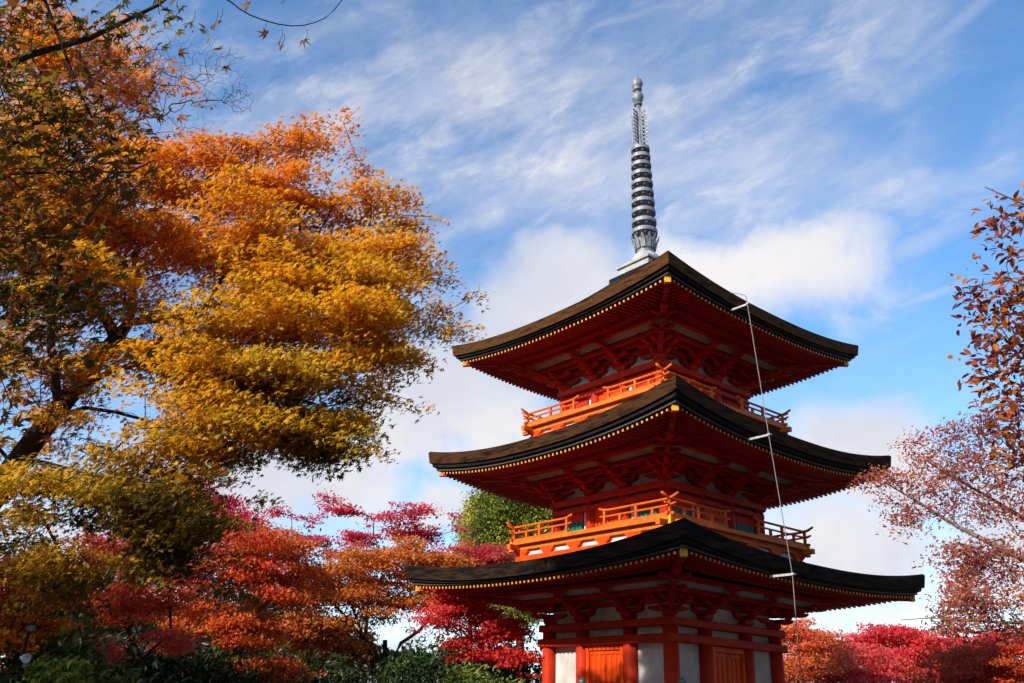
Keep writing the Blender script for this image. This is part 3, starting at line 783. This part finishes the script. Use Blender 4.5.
def big_maple():
    D = 9.6
    base = P3(-60, 560, D); base[2] = 0; base[0] -= .5; base[1] -= .2
    tr = [base, base+np.array((.02, 0, 1.4)), P3(-25, 520, D), P3(28, 448, D), P3(72, 392, D), P3(116, 338, D)]
    limbs = [(tr, .20, .075),
             ([P3(116, 338, D), P3(95, 300, D+.2), P3(70, 270, D+.3), P3(40, 225, D+.1), P3(25, 170, D)], .06, .02),
             ([P3(116, 338, D), P3(130, 322, D+.1), P3(133, 290, D+.3), P3(140, 240, D+.6), P3(175, 185, D+.8)], .05, .012),
             ([P3(132, 322, D+.1), P3(170, 318, D), P3(225, 300, D-.3), P3(300, 255, D-.2), P3(370, 225, D)], .045, .010),
             ([P3(116, 338, D), P3(150, 348, D-.3), P3(205, 338, D-.6), P3(304, 321, D-.9), P3(390, 315, D-1)], .04, .010),
             ([P3(40, 432, D), P3(58, 400, D-.5), P3(51, 347, D-.9), P3(60, 260, D-1.1), P3(110, 190, D-1.2)], .055, .012),
             ([P3(72, 392, D), P3(110, 372, D-.4), P3(162, 362, D-.8), P3(230, 380, D-1.2), P3(320, 405, D-1.3)], .035, .009),
             ([P3(60, 405, D), P3(115, 412, D+.5), P3(160, 425, D+.8), P3(215, 440, D+.9)], .025, .008),
             ([P3(20, 458, D), P3(70, 470, D-.6), P3(130, 490, D-1.0), P3(190, 520, D-1.2)], .03, .008)]
    cl = [(300, 136, D+.4, 48, 20, .5, 46), (215, 150, D+.6, 55, 26, .6, 60), (160, 190, D+.8, 60, 45, .8, 90), (358, 208, D+.2, 58, 26, .6, 75), (285, 190, D+.3, 75, 35, .7, 110),
          (402, 245, D, 35, 30, .5, 40), (335, 255, D-.2, 90, 38, .8, 150), (400, 300, D-.6, 30, 28, .5, 40), (250, 240, D-.1, 70, 45, .8, 110), (190, 250, D+.3, 60, 50, .8, 90),
          (368, 330, D-.9, 50, 30, .6, 60), (310, 320, D-.8, 85, 32, .8, 120), (225, 335, D-.6, 70, 30, .8, 80), (310, 385, D-1.2, 62, 28, .7, 70), (250, 418, D-1.1, 70, 22, .6, 50), (315, 432, D-1.3, 30, 22, .4, 40), (195, 440, D-1, 60, 18, .6, 50), (280, 285, D-.5, 80, 35, .7, 110), (360, 290, D-.6, 60, 30, .7, 90), (325, 420, D-1.3, 28, 30, .4, 30), (235, 395, D-1.1, 75, 30, .7, 75), (275, 430, D-1.1, 60, 18, .5, 40), (165, 470, D-1.0, 55, 26, .7, 55), (120, 478, D-.7, 70, 30, .8, 55), (165, 515, D-1.1, 68, 42, .7, 100), (70, 490, D-.6, 60, 45, .8, 80),
          (60, 345, D-.6, 75, 50, .9, 50), (120, 285, D-.4, 70, 36, .8, 62), (35, 260, D-.2, 80, 60, .9, 80), (100, 205, D-.6, 70, 45, .9, 100), (30, 170, D-.2, 80, 55, .9, 90), (-60, 300, D-.3, 80, 130, 1.2, 60), (-80, 130, D, 90, 90, 1.2, 90),
          (20, 410, D-.4, 40, 24, .8, 16), (425, 280, D-.2, 26, 22, .3, 14), (375, 355, D-1.1, 30, 16, .4, 18), (205, 416, D+.6, 40, 20, .5, 14),
          (130, 555, D-1.2, 60, 20, .6, 20), (55, 555, D-.9, 60, 24, .7, 20), (95, 120, D+.8, 60, 40, .8, 70), (120, 60, D+1.0, 55, 45, .8, 80), (60, 40, D+1, 60, 50, .8, 60), (-110, 200, 12.8, 70, 50, 1, 110), (-180, 170, 12.8, 70, 50, 1, 110), (215, 364, D-.8, 60, 16, .6, 60), (160, 352, D-.4, 45, 14, .5, 36), (265, 372, D-1, 60, 18, .6, 50), (330, 362, D-1, 40, 18, .6, 40), (30, 240, 12.0, 80, 50, .9, 150), (-30, 200, 12.2, 80, 50, .9, 130), (40, 190, 11.4, 60, 40, .8, 80), (-80, 250, 11.5, 70, 70, 1, 50), (-10, 150, 11.6, 60, 40, .9, 70)]
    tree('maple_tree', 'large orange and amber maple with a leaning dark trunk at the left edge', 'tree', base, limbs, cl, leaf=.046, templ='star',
         plate=.5,
         pal=[(.12, .085, .013), (.19, .13, .016), (.40, .24, .02), (.80, .46, .02), AMB, (.84, .35, .012), AMB, ORA, (.88, .32, .012), (.84, .23, .012)], per=50, spr=.12, flat=.30, seed=11, trunk_r=.2, tip=.0034, tilt=.6, patch=1.6, jit=.08, grad=(.02, 0, .135, -.81), amp=.12, layers=3, shell=.5, droop=.35, sides=9)  # low leaves are olive, and darkened further to paint in the boughs' shade
big_maple()

def overhang():
    D = 3.9
    base = np.array((-4.9, 2.2, 0))
    tr = [base, base+np.array((.1, .2, 2.2)), base+np.array((.35, .5, 4.0)), P3(-120, 120, D)]
    limbs = [(tr, .13, .05),
             ([P3(-120, 120, D), P3(-20, 78, D), P3(30, 55, D), P3(90, 38, D+.1), P3(158, 5, D+.2), P3(190, -20, D+.3)], .022, .006),
             ([P3(-120, 120, D), P3(-30, -20, D-.2), P3(45, 0, D-.2), P3(60, 40, D-.2), P3(75, 80, D-.2), P3(92, 118, D-.2)], .016, .004),
             ([P3(-120, 120, D), P3(-20, 175, D+.2), P3(60, 172, D+.2), P3(130, 172, D+.2), P3(155, 160, D+.2)], .012, .003),
             ([P3(-120, 120, D), P3(-60, 250, D), P3(0, 290, D), P3(60, 330, D)], .014, .004),
             ([P3(-30, -20, D-.2), P3(100, -70, D+.2), P3(215, -8, D+.3), P3(250, 15, D+.3), P3(292, 26, D+.3), P3(325, 18, D+.3), P3(345, -4, D+.3)], .008, .0022, None, .06)]
    cl = [(25, 20, D, 75, 40, .5, 15), (100, 25, D+.2, 60, 28, .4, 10), (40, 110, D, 55, 50, .5, 26), (95, 120, D-.1, 45, 45, .4, 15), (30, 210, D, 60, 50, .5, 34), (15, 300, D, 50, 60, .5, 28), (85, 165, D+.1, 60, 30, .4, 12),
          (-60, 60, D, 60, 90, .6, 36), (-70, 250, D, 60, 120, .6, 36), (160, 4, D+.2, 22, 10, .2, 4), (10, 390, D+.1, 40, 40, .4, 12), (70, 270, D, 40, 40, .4, 10), (-40, -80, D, 120, 60, .6, 40), (-150, 0, D-1, 120, 160, .9, 90)]
    t = tree('maple_tree', 'near maple bough with big shaded brown leaves overhanging the top left corner', 'tree', base, limbs, cl, leaf=.046, templ='star',
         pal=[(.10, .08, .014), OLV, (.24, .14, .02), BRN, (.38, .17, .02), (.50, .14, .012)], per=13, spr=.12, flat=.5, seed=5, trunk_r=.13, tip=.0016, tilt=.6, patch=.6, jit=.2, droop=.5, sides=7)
    # the few single leaves that hang from the bare tip
    rng = np.random.default_rng(3)
    pts = np.array([P3(219, 22, D+.3), P3(214, 26, D+.3), P3(191, 25, D+.3), P3(263, 33, D+.3), P3(279, 43, D+.3), P3(281, 47, D+.3), P3(304, 43, D+.3), P3(245, 5, D+.3), P3(283, 2, D+.3), P3(172, 2, D+.2)])
    b = np.array(base)
    leaves_obj('hanging_leaves', pts, .052, 'star', [(.22, .07, .02), (.14, .04, .02), (.12, .05, .02)], rng, t, b, None, .5, up=np.array((-.3, -2.2, -1.0)))
    st = MB()
    for p in pts[:7]:
        st = MB(); q = Vector(p-b); st.tube([q, q+Vector((.012, .0, .05)), q+Vector((.008, 0, .095))], .0014, 5)
        st.build('leaf_stalk', TBARK, t)
overhang()
# ---- trees behind, left
def bg(name, label, px, py, dep, clumps, pal, seed, leaf=.07, per=16, spr=.34, templ='quad', trunk=None, bark=None, cat='tree', group='autumn trees behind the pagoda', tr=.12, flat=.3, **kw):
    """px, py: where the crown's underside sits; limbs start from a trunk below it"""
    g = ground_under(px, py, dep); f = P3(px, py, dep)
    limbs = [([g, g*.5+f*.5+np.array((.1, .0, 0)), f], tr, tr*.6)]
    if trunk: limbs += trunk
    return tree(name, label, cat, g, limbs, clumps, leaf=leaf*.76, per=int(per*1.65), spr=spr*.78, templ=templ, pal=pal, seed=seed, bark=bark, group=group, trunk_r=tr, flat=flat, seg=.35, plate=kw.pop('plate', .021*dep), **kw)

bg('bare_tree', 'bare leafless tree of fine grey twigs behind the orange maple', 50, 160, 16,
   [(205, 72, 16, 48, 36, .8, 260), (160, 60, 16, 30, 40, .8, 120), (175, 120, 16, 40, 30, .8, 90), (238, 100, 16, 20, 16, .4, 110)], [BRN], 21, per=0, bark=TWIGB, tr=.09, group=None, tip=.0026, wob=.035, lift=.10, ex=.42, kpath=.10, plate=0)
bg('evergreen_tree', 'tall rounded yellow green evergreen behind the left eaves of the pagoda', 520, 640, 42,
   [(512, 512, 42, 42, 34, 2.2, 260), (490, 545, 42, 30, 30, 2, 140), (545, 560, 42, 50, 50, 2.5, 200), (505, 590, 42, 48, 40, 2.5, 200), (478, 520, 42.5, 18, 22, 1.2, 60), (580, 530, 42, 40, 40, 2, 100)],
   [(.10, .13, .018), (.26, .27, .03), (.46, .42, .04), (.58, .47, .05), (.54, .36, .04)], 22, leaf=.085, per=95, spr=.40, flat=.8, tr=.3, matl=EVER, group=None, tilt=.9, patch=3, plate=0)
bg('maple_tree', 'slender crimson maple with sparse feathery leaves and sky between its twigs', 365, 640, 24,
   [(330, 505, 24, 26, 14, .9, 34), (365, 530, 24, 60, 26, 1.2, 70), (405, 510, 24, 30, 12, .8, 26), (310, 545, 24, 35, 22, 1, 40), (420, 535, 24, 30, 20, 1, 34), (385, 560, 24, 60, 22, 1, 60), (345, 565, 24, 40, 18, 1, 40), (440, 520, 24, 14, 10, .5, 8), (290, 520, 24, 16, 14, .5, 10)],
   [CRI, RED, MAG, CRI, (.5, .10, .08)], 23, leaf=.062, per=20, spr=.19, tr=.10, flat=.22, ex=.42, tip=.006, lift=.2, kpath=.12)
bg('maple_tree', 'russet orange maple with three dark stems left of the pagoda', 385, 640, 22,
   [(400, 560, 22, 45, 26, 1.2, 120), (350, 575, 22, 50, 30, 1.4, 150), (430, 590, 22, 40, 26, 1.2, 110), (380, 605, 22, 55, 25, 1.3, 120), (310, 600, 22, 45, 36, 1.3, 130), (330, 640, 22, 40, 22, 1.2, 80), (445, 560, 22, 26, 20, .9, 50), (290, 640, 22, 40, 30, 1.1, 90)],
   [BRN, (.58, .16, .03), (.76, .24, .03), (.64, .21, .03), (.70, .15, .03), (.50, .20, .04)], 24, leaf=.06, per=24, spr=.26, tr=.09, flat=.26,
   trunk=[([ground_under(385, 640, 22), P3(372, 660, 22), P3(352, 625, 22), P3(330, 600, 22)], .07, .03), ([ground_under(385, 640, 22), P3(392, 660, 22), P3(420, 630, 22), P3(440, 600, 22)], .07, .03), ([ground_under(385, 640, 22), P3(380, 665, 22), P3(365, 640, 22.2), P3(350, 600, 22.3)], .06, .03)])
bg('maple_tree', 'bright scarlet maple spreading under the left tip of the lowest eaves', 480, 690, 19,
   [(468, 612, 19, 40, 14, .8, 120), (445, 600, 19, 20, 8, .7, 34), (490, 634, 19, 32, 13, .8, 100), (505, 654, 19, 20, 12, .7, 70), (440, 622, 19, 20, 12, .7, 40), (510, 630, 19, 14, 12, .6, 36), (468, 650, 19, 24, 8, .7, 30)],
   [CRI, RED, RED, (.80, .07, .045), (.80, .06, .08)], 25, leaf=.046, per=24, spr=.18, tr=.08, flat=.25, plate=.42)
bg('maple_tree', 'dusky red maple peeping over the left end of the lowest roof', 470, 610, 33,
   [(470, 556, 33, 30, 12, 1.2, 90), (495, 560, 33, 35, 16, 1.2, 90), (440, 565, 33, 24, 16, 1.2, 60)],
   [DRED, CRI, BRN, RED], 26, leaf=.075, per=22, spr=.28, tr=.12)
bg('maple_tree', 'magenta tinged maple behind the drooping lower boughs of the orange maple', 235, 620, 21,
   [(245, 522, 21, 22, 20, 1, 90), (215, 510, 21, 30, 22, 1, 90), (180, 500, 21, 40, 26, 1.2, 90), (262, 545, 21, 26, 16, 1, 70), (130, 505, 21, 40, 26, 1.2, 70)],
   [CRI, MAG, CRI, (.52, .03, .06), RED], 27, leaf=.055, per=24, spr=.22, tr=.10)
bg('maple_tree', 'orange red maple in the middle of the lower left thicket', 235, 650, 17,
   [(265, 552, 17, 40, 26, 1.2, 140), (225, 575, 17, 45, 30, 1.2, 150), (280, 590, 17, 36, 26, 1.2, 110), (200, 610, 17, 50, 26, 1.2, 120), (255, 630, 17, 45, 25, 1.2, 110), (300, 560, 17, 26, 22, 1, 70), (270, 665, 17, 50, 16, 1, 80)],
   [(.50, .14, .03), (.74, .15, .03), (.80, .24, .03), (.76, .12, .03), RED, (.70, .10, .05)], 28, leaf=.048, per=24, spr=.2, tr=.09, flat=.26)
bg('maple_tree', 'red and coral maple low beside the dark bushes at lower left', 140, 660, 14.5,
   [(150, 555, 14.5, 50, 24, 1, 110), (115, 590, 14.5, 40, 22, 1, 90), (175, 585, 14.5, 40, 22, 1, 90), (145, 610, 14.5, 36, 12, .9, 60), (100, 648, 14.5, 24, 12, .7, 40), (160, 640, 14.5, 28, 12, .8, 40), (180, 530, 14.5, 30, 14, .9, 50), (110, 545, 14.5, 26, 14, .8, 40)],
   [(.6, .14, .06), (.78, .13, .07), (.82, .19, .12), (.80, .15, .09), REDO], 29, leaf=.042, per=24, spr=.17, tr=.07, flat=.26)
bg('maple_tree', 'glowing orange maple low at the left edge behind the lamp post', 20, 690, 13,
   [(30, 590, 13, 60, 24, 1, 120), (70, 590, 13, 36, 16, .9, 60), (15, 630, 13, 40, 24, 1, 90), (60, 560, 13, 40, 14, .9, 50), (-40, 600, 13, 50, 60, 1, 90), (10, 660, 13, 30, 14, .8, 30)],
   [ORA, (.62, .17, .02), AMB, (.60, .11, .015), REDO], 30, leaf=.042, per=24, spr=.17, tr=.08, flat=.28)
bg('maple_tree', 'olive and rust leaved tree filling the gap above the dark bushes', 190, 690, 23,
   [(190, 640, 23, 60, 30, 1.6, 140), (100, 610, 23, 80, 40, 1.8, 160), (310, 655, 23, 60, 20, 1.5, 110), (20, 570, 23, 80, 40, 2, 120), (250, 600, 23, 60, 40, 1.6, 110)],
   [DGR, OLV, (.16, .09, .02), BRN, GRN], 31, leaf=.075, per=22, spr=.32, tr=.14)
# low evergreens
GBUSH = 'dark evergreen shrubs under the maples'
def bush(label, px, dep, clumps, pal, seed, leaf=.06, templ='oval', name='evergreen_shrub', per=22):
    g = ground_under(px, 690, dep); f = g+np.array((0, 0, 1.0))
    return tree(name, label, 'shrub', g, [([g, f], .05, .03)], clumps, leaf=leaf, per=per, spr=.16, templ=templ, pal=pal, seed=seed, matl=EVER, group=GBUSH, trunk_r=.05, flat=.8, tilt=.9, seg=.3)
bush('dark green shrub between the maple stems and the pagoda wall', 470, 21, [(460, 660, 21, 55, 20, 1, 130), (510, 672, 21, 40, 22, 1, 110), (425, 680, 21, 45, 22, 1, 90), (460, 715, 21, 80, 30, 1.2, 110)], [DGR, GRN, (.03, .06, .015), DGR], 41)
bush('light green tipped shrub at the foot of the pagoda wall', 465, 18, [(468, 682, 18, 18, 9, .6, 50), (500, 695, 18, 30, 10, .6, 40)], [GRN, LGR, (.09, .15, .025)], 42, leaf=.05)
bush('large leaved glossy shrub beside the lamp post', 60, 13, [(45, 672, 13, 24, 14, .6, 50), (70, 660, 13, 22, 14, .6, 46), (85, 690, 13, 50, 22, .7, 80)], [DGR, GRN, LGR, GRN], 43, leaf=.06)
bush('bright lime green shrub in the sun low at left', 58, 12.2, [(58, 684, 12.2, 16, 9, .4, 50)], [LGR, (.22, .28, .03), LGR], 44, leaf=.045)
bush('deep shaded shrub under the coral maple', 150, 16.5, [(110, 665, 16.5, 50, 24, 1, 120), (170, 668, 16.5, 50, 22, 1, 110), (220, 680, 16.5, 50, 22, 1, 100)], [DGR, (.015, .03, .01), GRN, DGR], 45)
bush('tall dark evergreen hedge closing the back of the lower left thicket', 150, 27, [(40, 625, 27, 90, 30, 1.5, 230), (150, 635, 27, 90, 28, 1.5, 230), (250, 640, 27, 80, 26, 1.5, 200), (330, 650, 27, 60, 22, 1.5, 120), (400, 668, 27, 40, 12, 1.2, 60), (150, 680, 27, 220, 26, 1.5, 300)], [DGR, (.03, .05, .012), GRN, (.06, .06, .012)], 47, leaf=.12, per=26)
bush('broad dark shrub under the orange red maple', 290, 20.5, [(290, 672, 20.5, 60, 20, 1, 130), (350, 685, 20.5, 40, 14, 1, 60)], [DGR, (.015, .03, .01), GRN, (.05, .05, .015)], 46)

# ---- trees behind, right
bg('maple_tree', 'orange topped maple close behind the right wall of the pagoda', 800, 690, 31,
   [(800, 632, 31, 31, 11, 1, 90), (815, 650, 31, 34, 14, 1.2, 110), (785, 665, 31, 30, 20, 1.2, 90)], [(.6, .2, .05), (.76, .16, .05), (.72, .10, .06), ORA], 51, leaf=0.07, per=24, spr=0.3, tr=.11, flat=.25)
bg('maple_tree', 'coral red maple spreading low beside the lightning conductor', 850, 700, 33,
   [(835, 655, 33, 55, 14, 1.2, 150), (800, 670, 33, 35, 14, 1.2, 90), (870, 675, 33, 60, 14, 1.2, 150), (850, 690, 33, 70, 10, 1.2, 80)], [(.66, .10, .06), (.76, .13, .10), (.74, .07, .08), RED, (.70, .18, .09)], 52, leaf=0.07, per=24, spr=0.3, tr=.11, flat=.25)
bg('maple_tree', 'vivid scarlet maple at the foot of the sky right of the pagoda', 930, 700, 38,
   [(890, 637, 38, 50, 11, 1.3, 150), (940, 650, 38, 55, 16, 1.4, 170), (975, 665, 38, 60, 18, 1.4, 160), (910, 660, 38, 55, 16, 1.4, 150), (1000, 640, 38, 40, 12, 1.2, 110), (860, 655, 38, 40, 14, 1.2, 110), (940, 680, 38, 80, 12, 1.4, 160)], [CRI, RED, (.78, .06, .06), (.76, .05, .09), (.74, .09, .05)], 53, leaf=0.08, per=24, spr=0.34, tr=.13, flat=.25)
bg('maple_tree', 'deep red and rust maple in the lower right corner', 1010, 700, 24,
   [(990, 655, 24, 40, 16, 1.1, 120), (1020, 668, 24, 36, 22, 1.1, 110), (960, 675, 24, 40, 12, 1.1, 90), (1060, 640, 24, 40, 30, 1.2, 90)], [BRN, REDO, RED, (.36, .09, .02), RED], 54, leaf=0.056, per=24, spr=0.23, tr=.1, flat=.25)

def pink_tree():
    D = 9.5
    base = ground_under(1170, 600, D)
    limbs = [([base, P3(1165, 640, D), P3(1120, 590, D), P3(1055, 575, D), P3(1000, 548, D), P3(955, 525, D), P3(915, 500, D), P3(880, 480, D)], .085, .006),
             ([P3(1090, 582, D), P3(1040, 530, D+.3), P3(985, 495, D+.3), P3(940, 470, D+.2), P3(905, 445, D+.2)], .03, .005),
             ([P3(1120, 590, D), P3(1060, 620, D-.4), P3(990, 622, D-.4), P3(930, 618, D-.3), P3(900, 620, D-.3)], .022, .004),
             ([P3(1090, 582, D), P3(1060, 500, D), P3(1010, 440, D), P3(985, 415, D)], .03, .005)]
    cl = [(885, 480, D, 26, 14, .4, 22), (905, 512, D, 26, 26, .4, 24), (940, 450, D+.2, 45, 20, .4, 34), (985, 425, D, 40, 16, .4, 30), (940, 480, D+.1, 40, 20, .5, 34), (985, 465, D+.2, 40, 24, .5, 40), (960, 505, D, 40, 20, .5, 26), (1010, 500, D+.1, 30, 30, .5, 34),
          (962, 560, D-.1, 28, 20, .5, 40), (985, 560, D-.1, 40, 24, .5, 34), (960, 628, D-.3, 30, 10, .4, 20), (968, 606, D-.3, 32, 20, .5, 44), (1000, 600, D-.3, 40, 26, .5, 44), (1040, 540, D, 40, 60, .6, 50), (958, 588, D-.2, 18, 18, .3, 16), (1010, 630, D-.3, 30, 12, .4, 18), (1090, 480, D, 50, 90, .7, 60)]
    tree('cherry_tree', 'tree with pale branches and small dusty pink leaves reaching in from the right', 'tree', base, limbs, cl, leaf=.019, templ='oval',
         pal=[(.26, .05, .05), (.50, .13, .10), BRN, (.54, .15, .07), (.66, .22, .04), (.40, .06, .09), (.46, .11, .09)], per=29, spr=.07, flat=.6, seed=61, bark=PBARK, trunk_r=.09, tip=.0030, tilt=.9, patch=.7, jit=.2, lift=.1, kpath=.12, sides=7)
pink_tree()

def near_cherry():
    D = 4.6
    base = ground_under(1230, 600, D)
    limbs = [([base, P3(1230, 560, D), P3(1190, 430, D), P3(1120, 380, D), P3(1060, 350, D), P3(1020, 345, D)], .06, .008),
             ([P3(1190, 430, D), P3(1120, 300, D), P3(1060, 240, D), P3(1025, 205, D), P3(985, 187, D)], .02, .002),
             ([P3(1120, 380, D), P3(1060, 300, D), P3(1010, 280, D), P3(962, 288, D)], .012, .002),
             ([P3(1120, 380, D), P3(1070, 400, D), P3(1020, 385, D), P3(985, 370, D)], .012, .002),
             ([P3(1190, 430, D), P3(1110, 440, D), P3(1050, 430, D), P3(1005, 440, D)], .014, .002)]
    cl = [(1005, 222, D, 18, 16, .2, 12), (1000, 250, D, 18, 10, .15, 5), (985, 297, D, 22, 10, .2, 10), (1010, 305, D, 18, 22, .25, 16), (1000, 335, D, 22, 18, .25, 15), (990, 365, D, 18, 14, .2, 12), (1012, 395, D, 22, 30, .25, 24), (1010, 435, D, 20, 16, .25, 18), (968, 292, D, 8, 8, .1, 3), (1040, 300, D, 30, 90, .4, 50), (1080, 360, D, 50, 80, .5, 40), (978, 366, D, 8, 8, .1, 3), (1020, 460, D, 14, 8, .2, 6)]
    tree('cherry_tree', 'near cherry bough with larger red to purple leaves at the right edge', 'tree', base, limbs, cl, leaf=.024, templ='oval',
         pal=[(.12, .035, .045), (.20, .05, .04), (.38, .07, .04), (.58, .15, .03), (.68, .26, .03), (.42, .10, .03), (.14, .04, .04)], per=9, spr=.055, flat=1.0, seed=62, bark=TWIGB, trunk_r=.06, tip=.0012, tilt=1.0, patch=.35, jit=.22, seg=.1, wob=.08, sides=7)
near_cherry()

# ---------------------------------------------------------------- small things
def lamp():
    D = 12.0
    top = at(30, 628, D); bot = at(14, 690, D)
    g = Vector((bot.x-.25, bot.y, 0))
    o = empty('lamp_post', g); tag(o, 'thin dark lamp post with a small white spotlight at lower left', 'lamp')
    b = MB(); b.tube([Vector((0, 0, 0)), bot-g, top-g], [.026, .020, .017], 10); b.build('pole', DARKW, o)
    b = MB(); t = top-g; b.box(t.x-.02, t.x+.055, t.y-.03, t.y+.03, t.z-.04, t.z+.025, ch=.01); b.build('junction_box', mat('dark_grey_casting', (.09, .10, .11), .5), o)
    c = at(24.5, 658, D)-g
    b = MB(); ax = Vector((1, -.35, -.12)).normalized()
    q = ax.to_track_quat('Z', 'Y').to_matrix().to_4x4(); q.translation = c
    b.lathe([(.018, -.05), (.030, -.04), (.048, .02), (.054, .04), (.050, .041), (.04, .02)], 18, M=q); b.build('spotlight', mat('white_lamp_enamel', (.85, .85, .84), .4), o)
lamp()

def cap_post(px, py, dep, label):
    p = at(px, py, dep); o = empty('fence_post', (p.x, p.y, 0)); tag(o, label, 'post', None)
    b = MB(); b.lathe([(.06, 0), (.06, p.z-.20)], 18); b.build('shaft', VERM2, o)
    b = MB(); z = p.z
    b.lathe([(.068, z-.22), (.07, z-.13), (.062, z-.12), (.045, z-.10), (.066, z-.065), (.06, z-.03), (.02, z-.004), (.004, z+.012)], 18); b.build('cap', BRZ, o)
cap_post(582, 678, 15.2, 'bronze onion cap on a post in front of the sunlit orange doors')
cap_post(682, 678, 14.6, 'bronze onion cap on a post in front of the front corner pillar')

# ---------------------------------------------------------------- the grove that closes the place in, beyond the picture's edges
def grove():
    rng = np.random.default_rng(9)
    protos = []
    for sd, pal in ((71, [DGR, GRN, OLV, GRN]), (72, [OLV, ORA, REDO, BRN])):
        t = empty('grove_tree', (0, 0, 0))
        tag(t, 'tree of the surrounding grove outside the picture', 'tree', 'grove trees outside the picture')
        S = Skel(); S.limb([(0, 0, 0), (.1, .05, 2.5), (.0, .2, 6.0), (.1, .1, 9.5)], .28, .08)
        g = np.random.default_rng(sd)
        v = g.normal(0, 1, (420, 3)); v /= np.linalg.norm(v, axis=1, keepdims=True); v *= g.uniform(.2, 1, (420, 1))**.5
        A = np.array((0, 0, 7.0))+v*np.array((3.4, 3.4, 4.4))
        S.grow(A, g, .4); S.build('trunk', TBARK, t, np.zeros(3), .006, .46, .28, 6)
        pos = np.repeat(A, 26, 0)+g.normal(0, .42, (420*26, 3))
        leaves_obj('crown', pos, .16, 'quad', pal, g, t, np.zeros(3), EVER if sd == 71 else None, .9, 2)
        protos.append(t)
    spots = [(-13, -5), (-8, -10), (-2, -9), (4, -8), (9, -5), (13, 1), (15.5, 8), (16, 15), (17, 22), (-17, -1), (-20, 7), (-19, 15), (10, -12), (-14, -13), (20, -3), (2, -15)]
    for i, (x, y) in enumerate(spots):
        p = protos[i % 2]
        if i < 2: o = p
        else:
            o = p.copy(); COL.objects.link(o)
            for c in list(p.children):
                d = c.copy(); COL.objects.link(d); d.parent = o
        o.location = (x, y, 0); o.rotation_euler = (0, 0, rng.uniform(0, 6.28)); k = rng.uniform(.85, 1.1); o.scale = (k, k, k)
grove()
